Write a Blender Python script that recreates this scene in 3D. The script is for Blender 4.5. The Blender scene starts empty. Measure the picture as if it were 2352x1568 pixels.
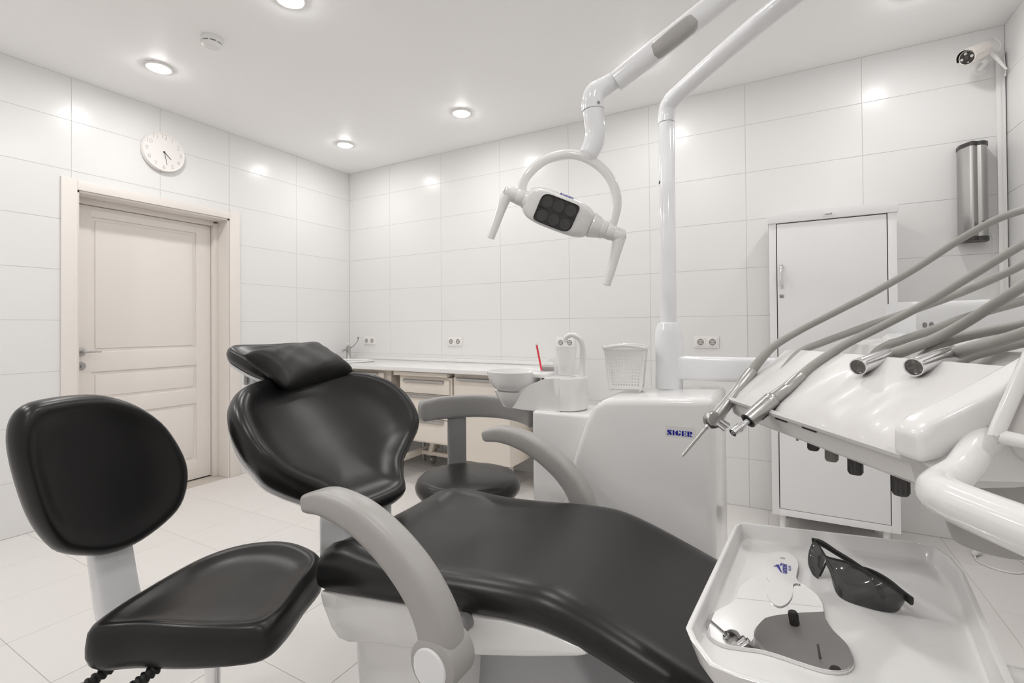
import bpy, bmesh, math, random
from mathutils import Vector, Matrix
random.seed(7)
scene = bpy.context.scene
COL = scene.collection
PI = math.pi

# ------------------------------------------------------------------ camera
CAM_LOC = Vector((3.69854, -3.38980, 1.14158))
YAW, PITCH, ROLL = 0.51499, 0.0089013, -0.0075123
fw = Vector((-math.sin(YAW)*math.cos(PITCH), math.cos(YAW)*math.cos(PITCH), math.sin(PITCH)))
r0 = Vector((math.cos(YAW), math.sin(YAW), 0)); u0 = r0.cross(fw)
rt = r0*math.cos(ROLL) + u0*math.sin(ROLL); up = rt.cross(fw)
cam_data = bpy.data.cameras.new('camera')
cam = bpy.data.objects.new('camera', cam_data); COL.objects.link(cam)
m = Matrix.Identity(4)
for i in range(3):
    m[i][0], m[i][1], m[i][2], m[i][3] = rt[i], up[i], -fw[i], CAM_LOC[i]
cam.matrix_world = m
cam_data.sensor_fit = 'HORIZONTAL'; cam_data.sensor_width = 36.0
cam_data.lens = 1109.96/2352*36.0
cam_data.shift_x = 12.7655/2352; cam_data.shift_y = -43.7237/2352
cam_data.clip_start = 0.02
scene.camera = cam

# ------------------------------------------------------------------ world, exposure
world = bpy.data.worlds.new('world'); scene.world = world
world.use_nodes = True
world.node_tree.nodes['Background'].inputs[0].default_value = (0.9, 0.92, 1.0, 1)
world.node_tree.nodes['Background'].inputs[1].default_value = 0.0
scene.view_settings.view_transform = 'Standard'
scene.view_settings.look = 'None'
scene.view_settings.exposure = 0.0
scene.view_settings.gamma = 1.0
scene.view_settings.use_curve_mapping = False
scene.cycles.max_bounces = 7
scene.cycles.diffuse_bounces = 5
scene.cycles.glossy_bounces = 4
scene.cycles.transmission_bounces = 4
scene.cycles.transparent_max_bounces = 8
scene.cycles.caustics_reflective = False
scene.cycles.caustics_refractive = False
scene.cycles.use_light_tree = False
scene.cycles.use_adaptive_sampling = True
scene.cycles.adaptive_threshold = 0.025
LAMP_W = 3.7      # watts of each ceiling downlight
GLOW = 76.0        # surface brightness of a downlight's glass

# ------------------------------------------------------------------ materials
MATS = {}
def mat(name, col, rough=0.5, metal=0.0, spec=0.5, coat=0.0, bump=None, var=None, trans=0.0, ior=1.45, alpha=1.0, emit=None):
    mt = bpy.data.materials.new(name); mt.use_nodes = True
    nt = mt.node_tree; b = nt.nodes['Principled BSDF']
    b.inputs['Base Color'].default_value = (*col, 1)
    b.inputs['Roughness'].default_value = rough
    b.inputs['Metallic'].default_value = metal
    b.inputs['Specular IOR Level'].default_value = spec
    b.inputs['Coat Weight'].default_value = coat
    b.inputs['Coat Roughness'].default_value = 0.06
    b.inputs['Transmission Weight'].default_value = trans
    b.inputs['IOR'].default_value = ior
    b.inputs['Alpha'].default_value = alpha
    if emit:
        b.inputs['Emission Color'].default_value = (*emit[0], 1); b.inputs['Emission Strength'].default_value = emit[1]
    if bump or var:
        tc = nt.nodes.new('ShaderNodeTexCoord')
    if bump:
        sc_, st, dist = bump
        n = nt.nodes.new('ShaderNodeTexNoise'); n.inputs['Scale'].default_value = sc_; n.inputs['Detail'].default_value = 3
        nt.links.new(tc.outputs['Object'], n.inputs['Vector'])
        bp = nt.nodes.new('ShaderNodeBump'); bp.inputs['Strength'].default_value = st; bp.inputs['Distance'].default_value = dist
        nt.links.new(n.outputs['Fac'], bp.inputs['Height']); nt.links.new(bp.outputs['Normal'], b.inputs['Normal'])
    if var:
        sc_, amt = var
        n = nt.nodes.new('ShaderNodeTexNoise'); n.inputs['Scale'].default_value = sc_; n.inputs['Detail'].default_value = 2
        nt.links.new(tc.outputs['Object'], n.inputs['Vector'])
        rmp = nt.nodes.new('ShaderNodeMixRGB'); rmp.inputs[1].default_value = (*[c*(1-amt) for c in col], 1)
        rmp.inputs[2].default_value = (*[min(1, c*(1+amt)) for c in col], 1)
        nt.links.new(n.outputs['Fac'], rmp.inputs[0]); nt.links.new(rmp.outputs[0], b.inputs['Base Color'])
    MATS[name] = mt
    return mt

mat('wall_tile', (0.79, 0.785, 0.778), 0.25, spec=0.33, var=(1.3, 0.012))
mat('grout', (0.55, 0.535, 0.52), 0.9)
mat('floor_tile', (0.76, 0.735, 0.715), 0.33, spec=0.4, var=(2.0, 0.02))
mat('floor_grout', (0.55, 0.50, 0.45), 0.9)
mat('ceiling_white', (0.93, 0.925, 0.918), 0.42, spec=0.35)
mat('door_cream', (0.80, 0.755, 0.715), 0.42, bump=(60, 0.02, 0.002))
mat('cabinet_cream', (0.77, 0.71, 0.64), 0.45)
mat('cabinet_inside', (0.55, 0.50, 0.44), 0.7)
mat('white_plastic', (0.82, 0.812, 0.805), 0.16, coat=0.35)
mat('console_white', (0.70, 0.685, 0.675), 0.34, spec=0.35, coat=0.04)
mat('white_cool', (0.83, 0.835, 0.85), 0.14, coat=0.35)
mat('white_matte', (0.82, 0.81, 0.80), 0.4)
mat('metal_white', (0.83, 0.825, 0.83), 0.33)
mat('grey_plastic', (0.40, 0.385, 0.37), 0.36)
mat('shade_grey', (0.42, 0.42, 0.44), 0.4)  # lift arm colour, greyed to hold the shade under the seat shell
mat('grey_band', (0.27, 0.265, 0.26), 0.33, coat=0.15)
mat('grey_post', (0.24, 0.235, 0.235), 0.4)
mat('leather', (0.011, 0.0105, 0.0105), 0.31, spec=0.47, bump=(420, 0.05, 0.002))
mat('leather_soft', (0.018, 0.0172, 0.0165), 0.48, spec=0.4, bump=(160, 0.10, 0.003))
mat('black_rubber', (0.012, 0.012, 0.012), 0.5)
mat('dark_plastic', (0.05, 0.047, 0.045), 0.4)
mat('knob_light', (0.19, 0.18, 0.165), 0.45)
mat('hose', (0.335, 0.325, 0.305), 0.42)
mat('steel', (0.47, 0.46, 0.45), 0.30, metal=1.0)
mat('chrome', (0.82, 0.82, 0.83), 0.08, metal=1.0)
mat('steel_dark', (0.30, 0.29, 0.28), 0.25, metal=1.0)
mat('alu_grey', (0.45, 0.44, 0.43), 0.3, metal=0.7)
mat('mirror', (0.93, 0.93, 0.93), 0.01, metal=1.0)
mat('lens_dark', (0.045, 0.045, 0.045), 0.05, spec=0.6, alpha=0.80)
mat('glass_dark', (0.035, 0.034, 0.033), 0.12, spec=0.5)
mat('lamp_lens', (0.06, 0.06, 0.058), 0.12)
mat('logo_blue', (0.005, 0.012, 0.32), 0.35)
mat('logo_blue_pale', (0.32, 0.32, 0.62), 0.35)
mat('print_black', (0.03, 0.03, 0.03), 0.6)
mat('print_grey', (0.52, 0.50, 0.48), 0.6)
mat('cup_plastic', (0.93, 0.93, 0.92), 0.3, alpha=0.36)
mat('clear_glass', (0.93, 0.94, 0.94), 0.05, alpha=0.42)
mat('red_plastic', (0.78, 0.06, 0.08), 0.35)
mat('cctv_cream', (0.78, 0.735, 0.69), 0.4)
mat('paper_beige', (0.62, 0.50, 0.36), 0.8)
mat('gap_black', (0.02, 0.018, 0.018), 0.8)
mat('glow', (1, 1, 1), 0.5, emit=((1.0, 0.988, 0.975), GLOW))
mat('socket_white', (0.84, 0.82, 0.80), 0.3)
mat('socket_hole', (0.20, 0.19, 0.18), 0.5)
mat('clock_print', (0.46, 0.43, 0.41), 0.6)
mat('clock_face', (0.84, 0.81, 0.79), 0.5)

# ------------------------------------------------------------------ mesh helpers
def obj_from(name, verts, faces, material, parent=None, smooth=False, angle=None):
    me = bpy.data.meshes.new(name)
    me.from_pydata([tuple(v) for v in verts], [], faces)
    me.update()
    bm = bmesh.new(); bm.from_mesh(me); bmesh.ops.recalc_face_normals(bm, faces=bm.faces); bm.to_mesh(me); bm.free()
    return link(name, me, material, parent, smooth, angle)

def link(name, me, material, parent=None, smooth=False, angle=None):
    o = bpy.data.objects.new(name, me); COL.objects.link(o)
    if material: me.materials.append(MATS[material])
    if smooth:
        for p in me.polygons: p.use_smooth = True
        if angle is not None:
            me.set_sharp_from_angle(angle=math.radians(angle))
    if parent is not None: o.parent = parent; o.matrix_parent_inverse = parent.matrix_basis.inverted()
    return o

def empty(name, loc):
    o = bpy.data.objects.new(name, None); COL.objects.link(o); o.location = loc
    o.empty_display_size = 0.1
    return o

def tag(o, label, cat=None, group=None, kind=None):
    o['label'] = label
    if cat: o['category'] = cat
    if group: o['group'] = group
    if kind: o['kind'] = kind
    return o

def thing(name, loc, label, cat, group=None):
    return tag(empty(name, loc), label, cat, group)

def struct(o, label=None):
    o['kind'] = 'structure'
    if label: o['label'] = label
    return o

def bm_obj(name, bm, material, parent=None, smooth=False, angle=None):
    me = bpy.data.meshes.new(name)
    bmesh.ops.recalc_face_normals(bm, faces=bm.faces)
    bm.to_mesh(me); bm.free()
    return link(name, me, material, parent, smooth, angle)

def bm_box(bm, lo, hi):
    x0, y0, z0 = lo; x1, y1, z1 = hi
    vs = [bm.verts.new(p) for p in ((x0,y0,z0),(x1,y0,z0),(x1,y1,z0),(x0,y1,z0),(x0,y0,z1),(x1,y0,z1),(x1,y1,z1),(x0,y1,z1))]
    for f in ((0,3,2,1),(4,5,6,7),(0,1,5,4),(1,2,6,5),(2,3,7,6),(3,0,4,7)):
        bm.faces.new([vs[i] for i in f])

def box(name, lo, hi, material, parent=None, bev=0.0, seg=2, more=()):
    bm = bmesh.new(); bm_box(bm, lo, hi)
    for l, h in more: bm_box(bm, l, h)
    if bev > 0:
        bmesh.ops.bevel(bm, geom=bm.edges[:], offset=bev, segments=seg, profile=0.6, affect='EDGES')
    return bm_obj(name, bm, material, parent, bev > 0, 40)

def frame_mat(origin, ax, ay, az):
    mm = Matrix.Identity(4)
    for i in range(3):
        mm[i][0], mm[i][1], mm[i][2], mm[i][3] = ax[i], ay[i], az[i], origin[i]
    return mm

def catmull(pts, n=8):
    P = [Vector(p) for p in pts]
    if len(P) < 3: return P
    P = [P[0]*2-P[1]] + P + [P[-1]*2-P[-2]]
    out = []
    for i in range(1, len(P)-2):
        for k in range(n):
            t = k/n
            a, b, c, d = P[i-1], P[i], P[i+1], P[i+2]
            out.append(0.5*((2*b)+(c-a)*t+(2*a-5*b+4*c-d)*t*t+(3*b-a-3*c+d)*t**3))
    out.append(P[-2])
    return out

def lerp_list(vals, n):
    out = []
    for i in range(n):
        t = i/(n-1)*(len(vals)-1); k = min(int(t), len(vals)-2); f = t-k
        out.append(vals[k]*(1-f)+vals[k+1]*f)
    return out

def tube(name, pts, rad, material, parent=None, seg=14, smooth_path=True, n=8, flat=None, upv=None, cap=True, power=2.0, round_cap=0):
    """sweep along a path; rad: number or list; flat: list/number ratio of second half axis"""
    path = catmull(pts, n) if smooth_path else [Vector(p) for p in pts]
    N = len(path)
    rads = [rad]*N if isinstance(rad, (int, float)) else lerp_list(rad, N)
    flats = [1.0]*N if flat is None else ([flat]*N if isinstance(flat, (int, float)) else lerp_list(flat, N))
    verts, faces = [], []
    nrm = None
    rings = []
    for i, p in enumerate(path):
        t = (path[min(i+1, N-1)]-path[max(i-1, 0)]).normalized()
        if upv is not None:
            nv = Vector(upv); nv = (nv - t*nv.dot(t)).normalized()
        elif nrm is None:
            a = Vector((0, 0, 1)) if abs(t.z) < 0.9 else Vector((1, 0, 0))
            nv = (a - t*a.dot(t)).normalized()
        else:
            nv = (nrm - t*nrm.dot(t)).normalized()
        nrm = nv; bv = t.cross(nv)
        rings.append((p, nv, bv, t, rads[i], flats[i]))
    if round_cap:
        def caps(r, sgn):
            p, nv, bv, t, ra, fl = r
            o = []
            for k in range(1, round_cap+1):
                a = (PI/2)*k/round_cap*0.96
                o.append((p + t*(sgn*math.sin(a)*min(ra, ra*fl)), nv, bv, t, ra*math.cos(a), fl))
            return o
        rings = list(reversed(caps(rings[0], -1))) + rings + caps(rings[-1], 1)
    def sp(c): return math.copysign(abs(c)**(2.0/power), c)
    for p, nv, bv, t, ra, fl in rings:
        for k in range(seg):
            a = 2*PI*k/seg
            verts.append(p + nv*(sp(math.cos(a))*ra) + bv*(sp(math.sin(a))*ra*fl))
    M = len(rings)
    for i in range(M-1):
        for k in range(seg):
            faces.append((i*seg+k, i*seg+(k+1) % seg, (i+1)*seg+(k+1) % seg, (i+1)*seg+k))
    if cap:
        faces.append(tuple(range(seg))[::-1]); faces.append(tuple((M-1)*seg+k for k in range(seg)))
    return obj_from(name, verts, faces, material, parent, True, 50)

def lathe(name, prof, material, parent=None, at=(0, 0, 0), axis=None, seg=32, smooth=True, angle=40, sx=1.0, sy=1.0):
    """prof: list of (r, h); axis vector direction of h"""
    az = Vector(axis).normalized() if axis is not None else Vector((0, 0, 1))
    a = Vector((1, 0, 0)) if abs(az.x) < 0.9 else Vector((0, 1, 0))
    ax = (a-az*a.dot(az)).normalized(); ay = az.cross(ax); o = Vector(at)
    verts, faces = [], []
    for r, h in prof:
        for k in range(seg):
            t = 2*PI*k/seg
            verts.append(o+ax*(r*sx*math.cos(t))+ay*(r*sy*math.sin(t))+az*h)
    M = len(prof)
    for i in range(M-1):
        for k in range(seg):
            faces.append((i*seg+k, i*seg+(k+1) % seg, (i+1)*seg+(k+1) % seg, (i+1)*seg+k))
    if prof[0][0] > 1e-6: faces.append(tuple(range(seg))[::-1])
    if prof[-1][0] > 1e-6: faces.append(tuple((M-1)*seg+k for k in range(seg)))
    return obj_from(name, verts, faces, material, parent, smooth, angle)

def closed_curve(pts, n=4):
    P = [Vector(p) for p in pts]; L = len(P); out = []
    for i in range(L):
        a, b, c, d = P[i-1], P[i], P[(i+1) % L], P[(i+2) % L]
        for k in range(n):
            t = k/n
            out.append(0.5*((2*b)+(c-a)*t+(2*a-5*b+4*c-d)*t*t+(3*b-a-3*c+d)*t**3))
    return out

def pad(name, outline, prof, fn, material, parent=None, ctr=None, angle=60):
    """cushion: prof is a list of (scale, height) from bottom centre, round the rim, to the top centre; fn maps (u, v, h) to a point"""
    c = ctr if ctr is not None else (sum(p[0] for p in outline)/len(outline), sum(p[1] for p in outline)/len(outline))
    verts, faces = [], []; n = len(outline)
    for s, h in prof:
        for p in outline:
            u = c[0]+(p[0]-c[0])*s; v = c[1]+(p[1]-c[1])*s
            verts.append(fn(u, v, h))
    for i in range(len(prof)-1):
        for k in range(n):
            faces.append((i*n+k, i*n+(k+1) % n, (i+1)*n+(k+1) % n, (i+1)*n+k))
    faces.append(tuple(range(n))[::-1]); L = (len(prof)-1)*n
    verts.append(fn(c[0], c[1], prof[-1][1])); ci = len(verts)-1
    for k in range(n): faces.append((L+k, L+(k+1) % n, ci))
    return obj_from(name, verts, faces, material, parent, True, angle)

def prism(name, poly, y0, y1, material, parent=None, bev=0.0, seg=3, plane='xz'):
    bm = bmesh.new()
    def P(a, b, c):
        return {'xz': (a, c, b), 'xy': (a, b, c), 'yz': (c, a, b)}[plane]
    lo = [bm.verts.new(P(a, b, y0)) for a, b in poly]; hi = [bm.verts.new(P(a, b, y1)) for a, b in poly]
    n = len(poly)
    bm.faces.new(lo); bm.faces.new(hi[::-1])
    for i in range(n): bm.faces.new((lo[i], lo[(i+1) % n], hi[(i+1) % n], hi[i]))
    if bev > 0:
        bmesh.ops.recalc_face_normals(bm, faces=bm.faces)
        ed = [e for e in bm.edges if len(e.link_faces) == 2 and e.calc_face_angle(0) > 0.35]
        bmesh.ops.bevel(bm, geom=ed, offset=bev, segments=seg, profile=0.5, affect='EDGES')
    return bm_obj(name, bm, material, parent, bev > 0, 35)

def text(name, body, size, material, parent, origin, ax, ay, extrude=0.0006, bold=0.0, align='CENTER', sx=1.0):
    cu = bpy.data.curves.new(name, 'FONT'); cu.body = body; cu.size = size
    cu.align_x = align; cu.align_y = 'CENTER'; cu.extrude = extrude; cu.offset = bold; cu.resolution_u = 3
    o = bpy.data.objects.new('tmp_text', cu); COL.objects.link(o)
    bpy.context.view_layer.update()
    me = bpy.data.meshes.new_from_object(o.evaluated_get(bpy.context.evaluated_depsgraph_get()))
    bpy.data.objects.remove(o); bpy.data.curves.remove(cu)
    ax = Vector(ax).normalized(); ay = Vector(ay); ay = (ay-ax*ay.dot(ax)).normalized(); az = ax.cross(ay)
    me.name = name; me.transform(frame_mat(origin, ax*sx, ay, az)); me.materials.clear()
    return link(name, me, material, parent)

def copy_tree(o, offset, label=None):
    c = o.copy(); COL.objects.link(c); c.location = o.location + Vector(offset)
    for ch in o.children:
        d = ch.copy(); COL.objects.link(d); d.parent = c
    if label: c['label'] = label
    return c

# ------------------------------------------------------------------ the room
RX, RY, RZ = 4.712, -4.55, 2.662
G = 0.0010   # half joint
floor = struct(box('floor', (-0.3, RY-0.1, -0.12), (RX+0.1, 0.1, -0.0016), 'floor_grout'))
ceiling = struct(box('ceiling', (-0.1, RY-0.1, RZ), (RX+0.1, 0.1, RZ+0.1), 'ceiling_white'))

tile_cache = {}
def tile_mesh(w, h, material, th=0.008, ch=0.0007):
    key = (round(w, 4), round(h, 4), material)
    if key in tile_cache: return tile_cache[key]
    a, b = w/2, h/2
    v = [(-a,-b,-th),(a,-b,-th),(a,b,-th),(-a,b,-th),(-a,-b,-ch),(a,-b,-ch),(a,b,-ch),(-a,b,-ch),
         (-a+ch,-b+ch,0),(a-ch,-b+ch,0),(a-ch,b-ch,0),(-a+ch,b-ch,0)]
    f = [(8,9,10,11)]
    for i in range(4):
        j = (i+1) % 4
        f += [(i, j, 4+j, 4+i), (4+i, 4+j, 8+j, 8+i)]
    me = bpy.data.meshes.new('tile'); me.from_pydata(v, [], f); me.update(); me.materials.append(MATS[material])
    tile_cache[key] = me
    return me

def tile(u0_, u1_, v0, v1, mx, parent, material):
    w, h = u1_-u0_-2*G, v1-v0-2*G
    if w < 0.012 or h < 0.012: return
    o = bpy.data.objects.new('tile', tile_mesh(w, h, material)); COL.objects.link(o)
    o.parent = parent
    o.matrix_basis = mx @ Matrix.Translation(((u0_+u1_)/2, (v0+v1)/2, 0))

# floor tiles 0.4 m
fm = Matrix.Identity(4)
xs = [0.0]+[0.03+0.4*i for i in range(12)]+[RX]
ys = [0.0]+[-0.35-0.4*i for i in range(8)]+[-3.55]
for i in range(len(xs)-1):
    for j in range(len(ys)-1):
        tile(xs[i], xs[i+1], ys[j+1], ys[j], fm, floor, 'floor_tile')
struct(box('floor_area', (0.0, RY, -0.006), (RX, -3.555, 0.0), 'floor_tile', floor))

zr = [0.3*i for i in range(9)]+[RZ]
# back wall: plane y=0, faces -y
wall_back = struct(box('wall_back', (-0.1, 0.0014, -0.1), (RX+0.1, 0.12, RZ+0.1), 'grout'))
mb = frame_mat((0, 0, 0), Vector((1, 0, 0)), Vector((0, 0, 1)), Vector((0, -1, 0)))
xb = [0.0]+[0.5328+0.5976*i for i in range(7)]+[RX]
for i in range(len(xb)-1):
    for j in range(9):
        tile(xb[i], xb[i+1], zr[j], zr[j+1], mb, wall_back, 'wall_tile')
# left wall: plane x=0, faces +x, with the doorway
DY0, DY1, DZ = -2.128, -1.197, 1.99
wall_left = struct(box('wall_left', (-0.30, DY1, -0.1), (-0.0014, 0.12, RZ+0.1), 'grout', None, 0, 2,
            more=[((-0.30, RY-0.1, -0.1), (-0.0014, DY0, RZ+0.1)), ((-0.30, DY0, DZ), (-0.0014, DY1, RZ+0.1))]))
ml = frame_mat((0, 0, 0), Vector((0, 1, 0)), Vector((0, 0, 1)), Vector((1, 0, 0)))
yl = [0.0, -0.5976, -1.1952, -1.6742, -2.1532, -2.7508, -3.3484, -3.946]
for i in range(len(yl)-1):
    a, b = yl[i+1], yl[i]
    for j in range(9):
        z0, z1 = zr[j], zr[j+1]
        if b <= -1.19 and a >= -2.16 and z0 < 1.95:
            if z1 > DZ+0.01: tile(a, b, max(z0, DZ), z1, ml, wall_left, 'wall_tile')
            continue
        tile(a, b, z0, z1, ml, wall_left, 'wall_tile')
box('wall_area', (-0.008, RY, 0), (0, -3.948, RZ), 'wall_tile', wall_left)
# right wall: plane x=RX, faces -x
wall_right = struct(box('wall_right', (RX+0.0014, RY-0.1, -0.1), (RX+0.12, 0.12, RZ+0.1), 'grout'))
mr = frame_mat((RX, 0, 0), Vector((0, -1, 0)), Vector((0, 0, 1)), Vector((-1, 0, 0)))
yr = [0.0, 0.42]+[0.42+0.5976*i for i in range(1, 5)]
for i in range(len(yr)-1):
    for j in range(9):
        tile(yr[i], yr[i+1], zr[j], zr[j+1], mr, wall_right, 'wall_tile')
box('wall_area', (RX, RY, 0), (RX+0.008, -2.812, RZ), 'wall_tile', wall_right)
wall_front = struct(box('wall_front', (-0.1, RY-0.1, -0.1), (RX+0.1, RY, RZ+0.1), 'wall_tile'))

# ------------------------------------------------------------------ ceiling downlights
LX = (0.58, 1.75, 3.02, 4.25); LY = (-0.57, -1.95, -3.33)
def downlight(x, y, label, pw=1.0):
    t = thing('ceiling_downlight', (x, y, RZ), label, 'ceiling light', 'round downlights in the ceiling')
    lathe('trim_ring', [(0.048, 0.0), (0.072, -0.0002), (0.073, -0.004), (0.066, -0.009), (0.056, -0.010), (0.050, -0.006), (0.048, 0.0)], 'white_matte', t, (x, y, RZ), seg=36)
    lathe('glass_dome', [(0.049, -0.004), (0.048, -0.010), (0.044, -0.016), (0.033, -0.021), (0.018, -0.0235), (0.0, -0.0245)], 'glow', t, (x, y, RZ), seg=20)
    ld = bpy.data.lights.new('downlight_bulb', 'AREA'); ld.shape = 'DISK'; ld.size = 0.09; ld.energy = LAMP_W*pw
    ld.color = (1.0, 0.988, 0.975); ld.spread = PI
    lo = bpy.data.objects.new('bulb', ld); COL.objects.link(lo); lo.location = (0, 0, -0.028); lo.parent = t
    return t
DL = {
 (0, 0): 'round lit ceiling downlight closest to the corner of the two tiled walls',
 (1, 0): 'round lit ceiling downlight beside the lamp arm, nearest the back wall',
 (0, 1): 'round lit ceiling downlight above the clock and the door wall',
 (1, 1): 'round lit ceiling downlight cut off by the top edge of the picture',
 (3, 0): 'ceiling downlight near the security camera, only its glow showing at the top edge',
 (2, 0): 'ceiling downlight hidden above the frame over the white unit pole',
 (2, 1): 'ceiling downlight above the frame over the dental chair',
 (3, 1): 'ceiling downlight above the frame over the instrument console',
 (0, 2): 'ceiling downlight above the frame over the operator stool',
 (1, 2): 'ceiling downlight above the frame behind the operator stool',
 (2, 2): 'ceiling downlight above the frame beside the viewer',
 (3, 2): 'ceiling downlight above the frame behind the instrument tray',
}
for (i, j), lb in DL.items(): downlight(LX[i], LY[j], lb, (1.05, 1.0, 0.85, 0.72)[i]*(0.76, 0.93, 1.75 if i < 2 else 1.3)[j])

# ------------------------------------------------------------------ door
door = struct(empty('door_1', (0, -1.66, 0)), 'cream panelled door in a deep cream frame')
LXP = -0.165   # face of the leaf
box('jamb', (-0.30, DY1-0.012, 0), (0.0, DY1, DZ), 'door_cream', door)
box('jamb', (-0.30, DY0, 0), (0.0, DY0+0.012, DZ), 'door_cream', door)
box('head_jamb', (-0.30, DY0, DZ-0.012), (0.0, DY1, DZ), 'door_cream', door)
box('stop_frame', (-0.30, -1.243, 0), (-0.128, DY1-0.012, 1.965), 'door_cream', door, 0.002)
box('stop_frame', (-0.30, DY0+0.012, 0), (-0.128, -2.085, 1.965), 'door_cream', door, 0.002)
box('stop_frame', (-0.30, -2.085, 1.945), (-0.128, -1.243, DZ-0.012), 'door_cream', door, 0.002)
box('casing', (0.0, DY1, 0), (0.014, -1.118, 2.055), 'door_cream', door, 0.003)
box('casing', (0.0, -2.204, 0), (0.014, DY0, 2.055), 'door_cream', door, 0.003)
box('casing', (0.0, DY0, DZ), (0.013, DY1, 2.045), 'door_cream', door, 0.003)
# leaf with stiles, rails and sunk panels
leaf = box('door_leaf', (LXP-0.038, -2.083, 0.008), (LXP-0.010, -1.245, 1.943), 'door_cream', door)
YS0, YS1 = -1.995, -1.352
def leafbox(n, y0, y1, z0, z1, x1=LXP, bev=0.005):
    return box(n, (LXP-0.012, y0, z0), (x1, y1, z1), 'door_cream', leaf, bev, 3)
leafbox('stile', -2.083, YS0, 0.008, 1.943); leafbox('stile', YS1, -1.245, 0.008, 1.943)
rails = [(1.872, 1.943), (0.868, 1.000), (0.578, 0.688), (0.008, 0.155)]
for a, b in rails: leafbox('rail', YS0-0.004, YS1+0.004, a, b)
for a, b in ((1.0, 1.872), (0.688, 0.868), (0.155, 0.578)):
    box('door_panel', (LXP-0.012, YS0+0.02, a+0.02), (LXP-0.0035, YS1-0.02, b-0.02), 'door_cream', leaf, 0.004, 3)
hp = (LXP, -2.052, 1.002)
hnd = lathe('handle_rose', [(0.026, 0), (0.027, 0.003), (0.024, 0.008), (0.014, 0.010)], 'alu_grey', leaf, hp, (1, 0, 0), 28)
tube('lever', [(LXP+0.008, -2.052, 1.002), (LXP+0.045, -2.052, 1.002), (LXP+0.052, -2.045, 1.002), (LXP+0.052, -2.0, 1.002), (LXP+0.052, -1.962, 1.0)], [0.009, 0.008, 0.007, 0.006, 0.005], 'alu_grey', leaf, 12)
lathe('lock_rose', [(0.026, 0), (0.027, 0.003), (0.024, 0.007), (0.018, 0.0075)], 'alu_grey', leaf, (LXP, -2.052, 0.912), (1, 0, 0), 28)
box('key_slot', (LXP+0.007, -2.056, 0.902), (LXP+0.0095, -2.048, 0.922), 'steel_dark', leaf, 0.002)
box('threshold_gap', (LXP-0.03, -2.083, 0.001), (LXP-0.012, -1.245, 0.008), 'gap_black', door)

# ------------------------------------------------------------------ wall clock
ck = thing('wall_clock', (0.0, -1.664, 2.358), 'round white wall clock with black hands above the door', 'clock')
CY, CZ, CR = -1.664, 2.358, 0.132
lathe('case', [(0.118, 0.0), (CR, 0.004), (CR+0.001, 0.030), (CR-0.003, 0.036), (CR-0.008, 0.034), (CR-0.010, 0.030), (0.0, 0.030)], 'clock_face', ck, (0, CY, CZ), (1, 0, 0), 56)
for k in range(1, 13):
    a = PI/2-2*PI*k/12
    text('numeral', str(k), 0.042, 'clock_print', ck, (0.0308, CY+0.104*math.cos(a), CZ+0.104*math.sin(a)), (0, 1, 0), (0, 0, 1), 0.0003, -0.0008)
def hand(n, deg, ln, w):
    a = math.radians(90-deg); d = Vector((0, math.cos(a), math.sin(a))); s = Vector((0, -math.sin(a), math.cos(a)))
    c = Vector((0.0335, CY, CZ)); v = []
    for x in (0, 0.001):
        v += [c+Vector((x, 0, 0))-d*0.004+s*w, c+Vector((x, 0, 0))-d*0.004-s*w, c+Vector((x, 0, 0))+d*ln-s*w*0.6, c+Vector((x, 0, 0))+d*ln+s*w*0.6]
    obj_from(n, v, [(0,1,2,3),(7,6,5,4),(0,4,5,1),(1,5,6,2),(2,6,7,3),(3,7,4,0)], 'print_black', ck)
hand('hour_hand', 134, 0.060, 0.0022); hand('minute_hand', 168, 0.084, 0.0018)
lathe('hub', [(0.0, 0.036), (0.006, 0.036), (0.006, 0.031)], 'print_black', ck, (0, CY, CZ), (1, 0, 0), 16)

# ------------------------------------------------------------------ smoke detector
SX, SY = 1.127, -1.955
sd = thing('smoke_detector', (SX, SY, RZ), 'white domed smoke detector with dark slots on the ceiling', 'smoke detector')
lathe('body', [(0.050, 0), (0.052, -0.004), (0.052, -0.012), (0.050, -0.0135), (0.051, -0.016), (0.050, -0.026)], 'white_matte', sd, (SX, SY, RZ), seg=40)
lathe('chamber', [(0.041, -0.024), (0.041, -0.034)], 'dark_plastic', sd, (SX, SY, RZ), seg=32)
lathe('cover', [(0.046, -0.031), (0.047, -0.034), (0.044, -0.040), (0.034, -0.046), (0.022, -0.048), (0.020, -0.0475), (0.018, -0.049), (0.0, -0.050)], 'white_matte', sd, (SX, SY, RZ), seg=40)
for k in range(8):
    a = 2*PI*k/8
    p = Vector((SX+0.045*math.cos(a), SY+0.045*math.sin(a), RZ-0.029))
    tube('rib', [p+Vector((0, 0, 0.005)), p-Vector((0, 0, 0.005))], 0.005, 'white_matte', sd, 8, False)

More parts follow.
